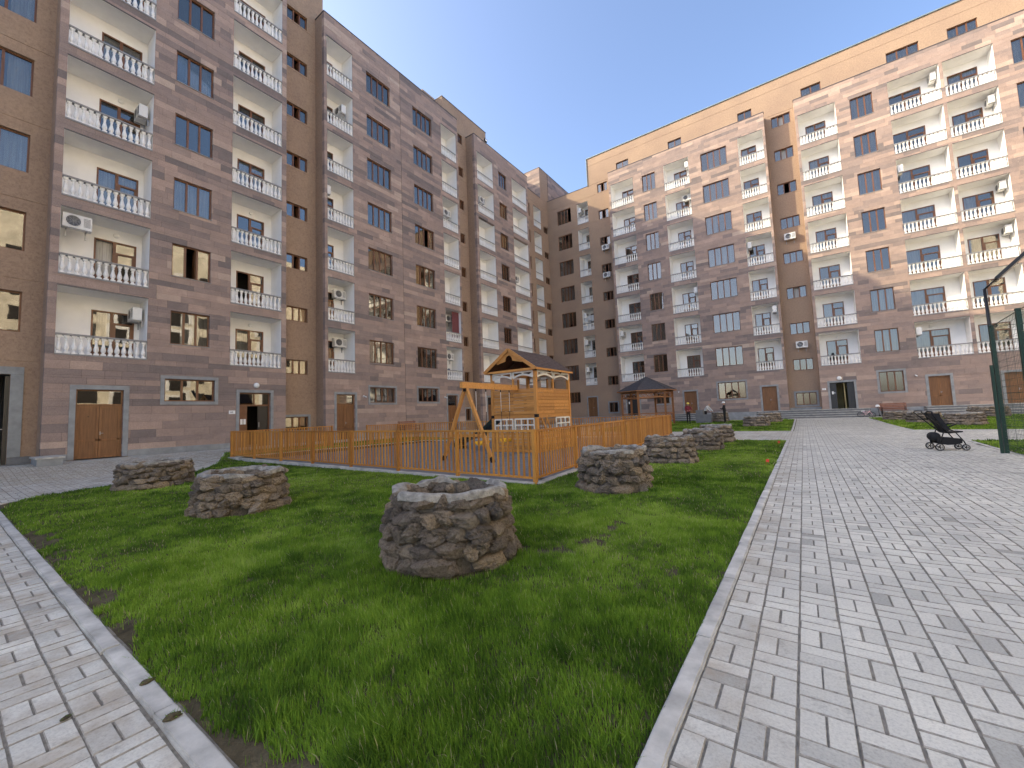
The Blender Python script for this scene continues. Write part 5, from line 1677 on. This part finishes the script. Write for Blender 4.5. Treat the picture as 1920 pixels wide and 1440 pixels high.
# ------------------------------------------------------------------ people
def person(label, loc, rz, joints, radii, edges, zones, cap=None, capmat=None, hgt=1.0):
    t = thing('person', label, 'person', loc, rz, 'people by the stone planters')
    me = bpy.data.meshes.new('body')
    names = list(joints); idx = {n: i for i, n in enumerate(names)}
    me.from_pydata([tuple(hgt * c for c in joints[n]) for n in names], [(idx[a], idx[b]) for a, b in edges], [])
    o = bpy.data.objects.new('body', me); COL.objects.link(o)
    sk = o.modifiers.new('skin', 'SKIN'); sub = o.modifiers.new('sub', 'SUBSURF'); sub.levels = 2; sub.render_levels = 2
    if not me.skin_vertices: pass
    for i, n in enumerate(names):
        r = radii[n]; r = r if isinstance(r, tuple) else (r, r)
        me.skin_vertices[0].data[i].radius = (r[0] * hgt, r[1] * hgt)
        me.skin_vertices[0].data[i].use_root = (n == 'pelvis')
    dg = bpy.context.evaluated_depsgraph_get(); dg.update()
    m2 = bpy.data.meshes.new_from_object(o.evaluated_get(dg))
    bpy.data.objects.remove(o); 
    b = bpy.data.objects.new('body', m2); link(b, t)
    mats = []
    for z in zones:
        if z[1] not in mats: mats.append(z[1])
    m2.materials.clear()
    for k in mats: m2.materials.append(M[k])
    for p in m2.polygons:
        p.use_smooth = True
        for test, mt in zones:
            if test(p.center / hgt): p.material_index = mats.index(mt); break
    if cap:
        cb = MB(); c = Vector(joints['head']) * hgt + Vector((0, 0, .03))
        cb.lathe([(.112, 0), (.114, .03), (.10, .08), (.06, .115), (.01, .125)], 14, c)
        v = [(c.x + .10, c.y - .07, c.z + .005), (c.x + .10, c.y + .07, c.z + .005), (c.x + .20, c.y + .05, c.z - .005), (c.x + .20, c.y - .05, c.z - .005)]
        cb.add(v + [(a, b_, d + .012) for a, b_, d in v], [(3, 2, 1, 0), (4, 5, 6, 7), (0, 1, 5, 4), (1, 2, 6, 5), (2, 3, 7, 6), (3, 0, 4, 7)])
        cb.build('cap', capmat, t)
    # face: eyes, nose
    hd = Vector(joints['head']) * hgt
    fb = MB(); fb.lathe([(.018, 0), (.006, .03)], 6, (hd.x + .095, hd.y, hd.z - .01), 0, .5, 'x'); fb.build('nose', 'skin', t)
    eb = MB()
    for s in (-.035, .035): eb.lathe([(.010, 0), (.004, .006)], 6, (hd.x + .092, hd.y + s, hd.z + .02), 0, .5, 'x')
    eb.build('eyes', 'ac_dark', t)
    return t
base = dict(pelvis=(0, 0, .93), waist=(0, 0, 1.08), chest=(.01, 0, 1.30), neck=(.01, 0, 1.47), head=(.03, 0, 1.62), crown=(.025, 0, 1.72),
            hipL=(0, .09, .88), kneeL=(.02, .10, .48), ankL=(-.01, .10, .08), toeL=(.13, .11, .035), hipR=(0, -.09, .88), kneeR=(.02, -.10, .48), ankR=(-.01, -.10, .08), toeR=(.13, -.11, .035),
            shL=(0, .18, 1.40), elL=(-.02, .25, 1.13), wrL=(.05, .24, .90), haL=(.08, .23, .82), shR=(0, -.18, 1.40), elR=(-.02, -.25, 1.13), wrR=(.05, -.24, .90), haR=(.08, -.23, .82))
rad = dict(pelvis=(.15, .12), waist=(.14, .11), chest=(.165, .12), neck=.055, head=(.088, .098), crown=(.06, .065), hipL=.088, kneeL=.062, ankL=.048, toeL=(.042, .03), hipR=.088, kneeR=.062, ankR=.048, toeR=(.042, .03),
           shL=.066, elL=.048, wrL=.034, haL=(.036, .024), shR=.066, elR=.048, wrR=.034, haR=(.036, .024))
edg = [('pelvis', 'waist'), ('waist', 'chest'), ('chest', 'neck'), ('neck', 'head'), ('head', 'crown'), ('pelvis', 'hipL'), ('hipL', 'kneeL'), ('kneeL', 'ankL'), ('ankL', 'toeL'), ('pelvis', 'hipR'), ('hipR', 'kneeR'), ('kneeR', 'ankR'), ('ankR', 'toeR'), ('chest', 'shL'), ('shL', 'elL'), ('elL', 'wrL'), ('wrL', 'haL'), ('chest', 'shR'), ('shR', 'elR'), ('elR', 'wrR'), ('wrR', 'haR')]
def zones(shirt, pants, shoes='cloth_black', hand=lambda c: False):
    return [(lambda c: c.z > 1.50, 'skin'), (hand, 'skin'), (lambda c: c.z < .10, shoes), (lambda c: c.z < .97 and abs(c.y) < .21, pants), (lambda c: True, shirt)]
j1 = dict(base); j1.update(elL=(.10, .27, 1.16), wrL=(.16, .12, 1.10), haL=(.17, .04, 1.10), elR=(.06, -.27, 1.15), wrR=(.16, -.10, 1.06), haR=(.17, -.02, 1.05))
person('person in maroon top, black trousers and pale yellow cap', (-7.5, 34.6, terr(-7.5, 34.6)), R(-60), j1, rad, edg, zones('cloth_maroon', 'cloth_black', hand=lambda c: c.x > .13 and abs(c.y) < .14 and 1.0 < c.z < 1.2), True, 'cap_yellow', .93)
j3 = dict(base); j3.update(elL=(.08, .24, 1.14), wrL=(.28, .16, 1.22), haL=(.35, .12, 1.25), elR=(.08, -.24, 1.14), wrR=(.28, -.12, 1.20), haR=(.35, -.08, 1.23))
person('person dressed in black with white cap looking at hands', (-4.9, 34.5, terr(-4.9, 34.5)), R(172), j3, rad, edg, zones('cloth_black', 'cloth_black', hand=lambda c: c.x > .30), True, 'plaque_white', .90)
j2 = dict(base); j2.update(waist=(.03, 0, 1.06), chest=(.18, 0, 1.22), neck=(.27, 0, 1.33), head=(.36, 0, 1.42), crown=(.39, 0, 1.51), shL=(.20, .18, 1.28), elL=(.36, .22, 1.06), wrL=(.52, .2, .90), haL=(.58, .2, .84), shR=(.20, -.18, 1.28), elR=(.38, -.22, 1.05), wrR=(.56, -.2, .88), haR=(.62, -.19, .82))
z2 = [(lambda c: c.z > 1.36, 'skin'), (lambda c: c.x > .53, 'skin'), (lambda c: c.z < .10, 'cloth_black'), (lambda c: c.z < .95 and c.x < .2, 'cloth_black'), (lambda c: True, 'cloth_white')]
person('person in pale shirt bending over beside the grey trough', (-6.45, 35.75, terr(-6.4, 35.7)), R(-15), j2, rad, edg, z2, False, None, .97)

# ------------------------------------------------------------------ air conditioners
def ac_parts():
    b = MB(); b.box(-.40, .40, -.15, .15, 0, .54)
    b.box(-.36, .36, -.155, -.1502, .03, .06)
    f = MB()
    f.lathe([(.215, -.152), (.225, -.166), (.205, -.166), (.20, -.153)], 24, (-.11, 0, .28), 0, .5, 'y', True, False)
    d = MB(); d.lathe([(.205, -.1525), (.205, -.1515)], 24, (-.11, 0, .28), 0, .5, 'y')
    gr = MB()
    for r in (.05, .09, .13, .17): gr.lathe([(r + .006, -.162), (r + .006, -.158), (r - .006, -.158), (r - .006, -.162), (r + .006, -.162)], 20, (-.11, 0, .28), 0, .5, 'y', True, False)
    for k in range(4): gr.bar((-.11 + .2 * math.cos(k * PI / 4), -.16, .28 + .2 * math.sin(k * PI / 4)), (-.11 - .2 * math.cos(k * PI / 4), -.16, .28 - .2 * math.sin(k * PI / 4)), .006, .006)
    v = MB()
    for k in range(8): v.box(.17, .36, -.156, -.1505, .12 + k * .045, .135 + k * .045)
    br = MB(); br.box(-.02, .02, -.16, .22, -.04, -.001); br.box(-.02, .02, .16, .20, -.3, -.04)
    return [('body', b.mesh('body', ['ac_white'])), ('fan', d.mesh('fan', ['ac_dark'])), ('fan_ring', f.mesh('fan_ring', ['ac_white'])), ('fan_grille', gr.mesh('fan_grille', ['metal_grey'])), ('side_vent', v.mesh('side_vent', ['ac_dark']))], br.mesh('bracket', ['metal_grey'])
ACP, ACB = ac_parts()
def ac(label, F, u, w, d, turn=0):
    """outdoor unit; turn 0 faces out of the wall, -1 / +1 faces along it"""
    t = thing('air_conditioner', label, 'air conditioner', F.P(u, w, d), F.rz() + turn * R(90), 'white outdoor air conditioner units')
    for n, me in ACP: inst(n, me, t)
    for x in (-.27, .27): inst('bracket', ACB, t, (x, 0, 0))
zk = lambda k, o=1.75: Z0 + FH * k + o
ac('air conditioner high in the lowest balcony of the leftmost column', FL, 4.84, zk(0), -.75, -1)
ac('air conditioner at the upper left of the second balcony, leftmost column', FL, 2.95, zk(1, 1.95), -.30, 0)
ac('air conditioner in the fourth balcony from below, leftmost column', FL, 4.84, zk(3, 1.65), -.75, -1)
ac('air conditioner in the lowest balcony, column left of the paired four-pane windows', FL, 14.55, zk(0), -.95, 0)
ac('air conditioner in the second balcony, column left of the paired four-pane windows', FL, 14.55, zk(1), -.95, 0)
ac('air conditioner facing sideways in the fourth balcony of the left middle block', FL, 13.46, zk(3, 1.8), -.65, 1)
ac('air conditioner in the sixth balcony of the left middle block', FL, 14.6, zk(5, 1.6), -.75, -1)
ac('air conditioner in the lowest balcony beside the inner strip with narrow windows', FL, 23.9, zk(0, 1.7), -.55, 0)
ac('air conditioner in the second balcony beside the narrow windows', FL, 24.1, zk(1, 1.8), -.75, 0)
ac('air conditioner in the fifth balcony beside the narrow windows', FL, 24.2, zk(4, 1.55), -.75, 0)
ac('air conditioner in the sixth balcony of the third left block, near column', FL, 29.0, zk(5, 1.6), -.75, 0)
ac('air conditioner in the fourth balcony of the third left block, far column', FL, 34.4, zk(3, 1.6), -.85, 0)
for k, txt in ((0, 'lowest'), (1, 'second'), (2, 'third'), (6, 'topmost')):
    ac('air conditioner in the %s small balcony by the inner corner of the far building' % txt, FFR, -19.37, zk(k, 1.55), -.6, 1)
ac('air conditioner under the upper small window of the far building tan strip', FFR, -16.3, zk(5, -.75), .22, 0)
ac('air conditioner under the lower small window of the far building tan strip', FFR, -16.35, zk(4, -.75), .22, 0)
ac('air conditioner in the second balcony of the far building, column above the gazebo', FF, -14.88, zk(1), -.6, 1)
ac('air conditioner in the third balcony up, column over the maroon person', FF, -7.5, zk(2), -.6, -1)
ac('air conditioner in the sixth balcony up, column over the maroon person', FF, -7.75, zk(5, 1.85), -.75, 0)
ac('air conditioner in the topmost balcony, column over the maroon person', FF, -7.52, zk(6, 1.85), -.6, -1)
ac('air conditioner in the second balcony, column over the sunlit wooden door', FF, -1.40, zk(1, 1.85), -.35, -1)
ac('air conditioner in the fourth balcony, column over the sunlit wooden door', FF, -2.85, zk(3, 1.75), -.6, 1)
ac('air conditioner on the tan strip, lower one, above the ledge window', FFR, .25, zk(0, 1.75), .22, 0)
ac('air conditioner on the tan strip, upper one, in the sun', FFR, .12, zk(3, 1.85), .22, 0)
ac('air conditioner in the lowest wide balcony, left end, behind the stroller', FF, 7.22, zk(0, 1.75), -.55, 1)
ac('air conditioner in the fifth wide balcony up at the right, left end', FF, 7.22, zk(4, 1.75), -.55, 1)
ac('air conditioner in the topmost wide balcony at the right, right end', FF, 9.5, zk(6, 1.85), -.75, -1)
ac('air conditioner in the sixth balcony up, rightmost balcony column', FF, 12.12, zk(5, 1.85), -.75, -1)
ac('air conditioner in the fourth balcony up, rightmost balcony column', FF, 12.12, zk(3, 1.85), -.75, -1)
ac('air conditioner in the third balcony up, rightmost balcony column', FF, 12.12, zk(2, 1.85), -.75, -1)

# laundry, stored things and other small things on balconies
mb = MB(); kk = 16
for a, b, h0 in ((-19.5, -19.1, .75), (-19.05, -18.75, .55), (-18.7, -18.35, .7)):
    pts = [(a + (b - a) * i / kk, -.32 + .02 * math.sin(i * 1.7)) for i in range(kk + 1)]
    w = Z0 + 2 * FH + 1.75
    mb.add([FFR.P(u, w, d) for u, d in pts] + [FFR.P(u, w - h0, d + .01) for u, d in pts], [(i, kk + 1 + i, kk + 2 + i, i + 1) for i in range(kk)], 0, .5, True)
o = mb.build('laundry', 'cloth_white'); tag(o, 'pale laundry hanging in a small balcony near the inner corner', 'laundry')
mb = MB(); mb.lathe([(.20, 0), (.24, .12), (.23, .55), (.10, .95), (.03, 1.0)], 12, FL.P(23.9, Z0 + .03, -.6)); o = mb.build('covered_bundle', 'blue_cloth'); tag(o, 'dark blue covered bundle behind a low balcony balustrade, left building', 'bundle')
mb = MB(); FL.box(mb, 24.05, 24.86, Z0 + FH + .1, Z0 + FH + 2.6, -.26, -.24); o = mb.build('balcony_screen', 'maroon_curtain'); tag(o, 'maroon screen closing part of a balcony on the left building', 'screen')
for i, (F, u, k) in enumerate(((FF, -13.0, 1), (FF, 2.2, 0))):
    mb = MB(); p = F.P(u, Z0 + FH * k, -.35)
    mb.lathe([(.14, .02), (.17, .10), (.15, .45), (.08, .75), (.10, .95), (.02, 1.05)], 10, p); o = mb.build('clothes_rack', 'blue_cloth' if i == 0 else 'cloth_black')
    tag(o, ('blue garment hung over the second balcony rail above the gazebo', 'dark things piled on the lowest balcony above the open entrance')[i], ('garment', 'belongings')[i])

# ------------------------------------------------------------------ lamps, cameras, plaques
def disc_lamp(label, F, u, w, r=.13):
    t = thing('wall_lamp', label, 'lamp', F.P(u, w, 0), F.rz(), 'white wall lamps')
    mb = MB(); mb.lathe([(r * .9, -.012), (r, -.03), (r, -.05), (r * .8, -.085), (r * .4, -.10), (.005, -.104)], 18, (0, 0, 0), 0, .5, 'y'); mb.build('diffuser', 'plaque_white', t)
    mb = MB(); mb.lathe([(r * 1.08, -.009), (r * 1.08, -.03)], 18, (0, 0, 0), 0, .5, 'y'); mb.build('base', 'metal_grey', t)
disc_lamp('round white lamp above the black entrance of the left building', FL, 9.38, 3.36)
disc_lamp('round white lamp above the open entrance of the far building', FF, 2.42, 3.24, .15)
def camera_dome(label, F, u, w):
    t = thing('security_camera', label, 'camera', F.P(u, w, 0), F.rz(), 'small white security cameras')
    mb = MB(); mb.lathe([(.06, -.009), (.06, -.03)], 12, (0, 0, 0), 0, .5, 'y'); mb.tube([(0, -.03, 0), (0, -.08, -.01)], .018, 8); mb.build('mount', 'ac_white', t)
    mb = MB(); mb.tube([(0, -.06, -.01), (.05, -.22, -.06)], .038, 10); mb.build('housing', 'plaque_white', t)
camera_dome('small white camera right of the first wooden door of the middle block', FL, 15.59, 2.9)
camera_dome('small white camera left of the second wooden door of the middle block', FL, 22.75, 2.93)
camera_dome('small white camera left of the wooden door behind the stroller', FF, 6.75, 3.08)
camera_dome('small white camera left of the wooden door behind the maroon person', FF, -9.6, 2.95)
def plaque(label, F, u0, u1, w0, w1, marks):
    t = thing('door_plaque', label, 'plaque', F.P((u0 + u1) / 2, w0, 0), 0, None, True)
    mb = MB(); F.box(mb, u0, u1, w0, w1, .009, .022); mb.build('plate', 'plaque_white', t)
    mb = MB()
    for a, b in marks: F.box(mb, u0 + (u1 - u0) * a, u0 + (u1 - u0) * b, w0 + (w1 - w0) * .38, w0 + (w1 - w0) * .66, .0222, .024)
    mb.build('lettering', 'plaque_ink', t)
plaque('white plaque left of the black entrance of the left building', FL, 8.17, 8.44, 1.94, 2.11, ((.25, .37), (.43, .5), (.56, .64)))
plaque('white plaque left of the open entrance of the far building', FF, 1.30, 1.54, 2.38, 2.52, ((.3, .42), (.5, .7)))
for lab, u in (('white paper notice on the brown panel of the black entrance, left sheet', 8.72), ('second paper notice beside it on the brown entrance panel', 8.86)):
    mb = MB(); FL.box(mb, u, u + .11, 1.42, 1.68, -.139, -.137); o = mb.build('notice', 'plaque_white'); tag(o, lab, 'notice')
fl = thing('floodlight', 'small black floodlight on the left building parapet', 'floodlight', FL.P(29.0, PAR + .06, .05), R(90))
MB().box(-.16, .16, -.05, .06, .05, .33).build('body', 'black_metal', fl)
MB().box(-.13, .13, -.058, -.0505, .08, .30).build('glass', 'plaque_white', fl)
MB().box(-.02, .02, -.02, .02, -.01, .05).build('bracket', 'black_metal', fl)

# ------------------------------------------------------------------ grass
PLANTERS = [(-2.95, 3.02, .64), (-7.62, 2.98, .68), (-12.85, 3.15, .74), (-2.84, 7.02, .62), (-2.92, 11.1, .64), (-2.82, 14.75, .62), (-2.92, 18.0, .64), (-2.55, 30.4, .74), (-2.05, 34.4, .74), (-5.55, 36.6, .64), (4.85, 34.6, .87), (5.35, 31.7, .74), (6.35, 29.2, .74), (8.9, 36.3, .87)]
PLAY_G = [(-18.98, 6.84), (-4.22, 6.70), (-5.40, 21.7), (-18.4, 16.95)]
def grass(name, poly, label, bands, seed, cut):
    g = np.random.default_rng(seed)
    P = []
    px = [p[0] for p in poly]; py = [p[1] for p in poly]
    for d0, d1, dens, hh, ww in bands:
        x0, x1, y0, y1 = max(min(px), -d1), min(max(px), d1), max(min(py), 0), min(max(py), d1)
        if x1 <= x0 or y1 <= y0: continue
        n = int((x1 - x0) * (y1 - y0) * dens)
        x = g.uniform(x0, x1, n); y = g.uniform(y0, y1, n)
        d = np.hypot(x, y)
        ok = (d >= d0) & (d < d1) & inpoly(x, y, poly)
        dp = x * fx + y * fy; la = x * rx + y * ry
        ok &= (np.abs(la) < dp * 1.30 + .8)
        if cut: ok &= ~inpoly(x, y, PLAY_G)
        for cxp, cyp, r in PLANTERS: ok &= np.hypot(x - cxp, y - cyp) > r + .01
        P.append((x[ok], y[ok], np.full(ok.sum(), hh), np.full(ok.sum(), ww)))
    x = np.concatenate([p[0] for p in P]); y = np.concatenate([p[1] for p in P]); h = np.concatenate([p[2] for p in P]); w = np.concatenate([p[3] for p in P])
    # bare and thin spots
    a = vnoise(x, y, .9, 1); b = vnoise(x, y, .32, 2); c = vnoise(x, y, .11, 4)
    cover = a * .45 + b * .35 + c * .2
    edge_y = np.abs(y - (KY1 + .02)); edge_x = np.abs(x - KX0)
    if cut:
        m = (y < 2.0)
        cover = cover - np.where(m, np.clip(.36 - edge_y * .95, 0, .36) * (.35 + 1.3 * vnoise(x, y, .8, 9)), 0)
        cover = cover - np.clip(.10 - edge_x * .8, 0, .10) * vnoise(x, y, .6, 12) * 2
    for cxp, cyp, r in PLANTERS[:7]:
        q = np.hypot(x - cxp, y - cyp) - r
        cover = cover - np.clip(.16 - q * .9, 0, .16) * vnoise(x, y, .3, 15) * 1.5
    keep = g.random(len(x)) < np.clip((cover - .11) / .10, 0.02, 1) * np.clip(.35 + 1.3 * vnoise(x, y, .075, 61), .3, 1)
    x, y, h, w, a, b, c = (v[keep] for v in (x, y, h, w, a, b, c))
    n = len(x)
    tall = .40 * vnoise(x, y, .55, 21) + .30 * vnoise(x, y, .16, 22) + .30 * vnoise(x, y, .06, 23); tuft = np.clip((vnoise(x, y, .30, 33) - .80) * 7, 0, 1)
    h = h * (.40 + 1.05 * tall) * g.uniform(.6, 1.25, n) * (1 + 1.1 * tuft)
    th = g.uniform(0, 2 * PI, n); lean = np.abs(g.normal(0.28, .26, n)) + .25 * tuft
    flow = vnoise(x, y, 1.3, 7) * 2 * PI
    th = np.where(g.random(n) < .5, flow + g.normal(0, .6, n), th)
    w = w * g.uniform(.7, 1.3, n)
    z = soilz(x, y) - .006
    lx, ly = np.cos(th), np.sin(th); fa = g.uniform(0, 2 * PI, n); sx, sy = np.cos(fa), np.sin(fa)
    V = np.zeros((n, 5, 3), np.float32)
    for k, (t, ww) in enumerate(((0, 1), (0, 1), (.55, .8), (.55, .8), (1, 0))):
        sgn = -1 if k in (0, 2) else 1
        if k == 4: sgn = 0
        off = lean * h * t ** 1.6
        V[:, k, 0] = x + lx * off + sgn * sx * w * .5 * ww
        V[:, k, 1] = y + ly * off + sgn * sy * w * .5 * ww
        V[:, k, 2] = z + h * t * np.sqrt(np.clip(1 - (lean * t * .7) ** 2, .2, 1))
    T = (np.arange(n)[:, None, None] * 5 + np.array([[0, 1, 3], [0, 3, 2], [2, 3, 4]])[None]).reshape(-1, 3)
    tone = np.clip(.44 + .55 * (vnoise(x, y, 1.7, 40) - .5) + .60 * (vnoise(x, y, .45, 41) - .5) + .50 * (vnoise(x, y, .10, 43) - .5) + g.normal(0, .15, n) - .25 * tuft, 0, .93)
    tone = np.where(g.random(n) < .02 + .10 * np.clip(vnoise(x, y, .7, 52) - .62, 0, 1), 1.0, tone)
    o = bpy.data.objects.new(name, np_mesh(name, V.reshape(-1, 3), T, ['grass'], np.repeat(tone, 3)))
    COL.objects.link(o); o['kind'] = 'stuff'; o['label'] = label; o['category'] = 'grass'
    return n
NG = grass('grass', MAIN, 'short green grass of the near lawn around the stone planters', [(0, 3.2, 19000, .064, .0046), (3.2, 5.5, 11500, .056, .0055), (5.5, 9, 5600, .046, .008), (9, 14, 2300, .045, .012), (14, 30, 900, .045, .02)], 1, True)
NG += grass('grass', FAR_L, 'green grass of the far left lawn before the steps', [(0, 60, 330, .06, .035)], 2, False)
NG += grass('grass', FAR_R, 'green grass of the far right lawn behind the stroller', [(0, 32, 380, .06, .035), (32, 60, 260, .06, .04)], 3, False)
NG += grass('grass', NEAR_R, 'green grass behind the cage at the right edge', [(0, 40, 800, .055, .02)], 4, False)
print('blades', NG)

# turf clods dropped on the kerb, a leaf scrap on the paving
def clod(label, x, y, z, s, nb, flat):
    t = thing('turf_clod', label, 'turf', (x, y, z), rng.uniform(0, 3))
    me = rock_mesh(int(x * 100) % 50, 3).copy(); me.materials.clear(); me.materials.append(M['soil'])
    inst('clod', me, t, (0, 0, s * .12), (0, 0, 0), (s, s * .6, s * flat))
    mb = MB()
    for i in range(nb):
        a = rng.uniform(0, 2 * PI); r = s * rng.uniform(.1, .95); p = Vector((r * math.cos(a), r * .6 * math.sin(a), s * flat * .4)); d = Vector((rng.gauss(0, .02), rng.gauss(0, .02), rng.uniform(.006, .022)))
        w = Vector((rng.uniform(-1, 1), rng.uniform(-1, 1), 0)).normalized() * .002
        mb.add([tuple(p - w), tuple(p + w), tuple(p + d)], [(0, 1, 2)], 0, rng.uniform(.1, .5))
    mb.build('blades', 'grass', t)
clod('dark clod of turf lying on the near left kerb', -2.52, .70, .018, .042, 60, .35)
clod('thin dark turf crumb on the near left kerb, farther off', -2.98, .715, .018, .035, 30, .3)
clod('small grey-green leaf scrap on the near left paving', -3.00, .42, .001, .03, 14, .10)

for o in list(bpy.data.objects):
    if o.get('_w'): del o['_w']
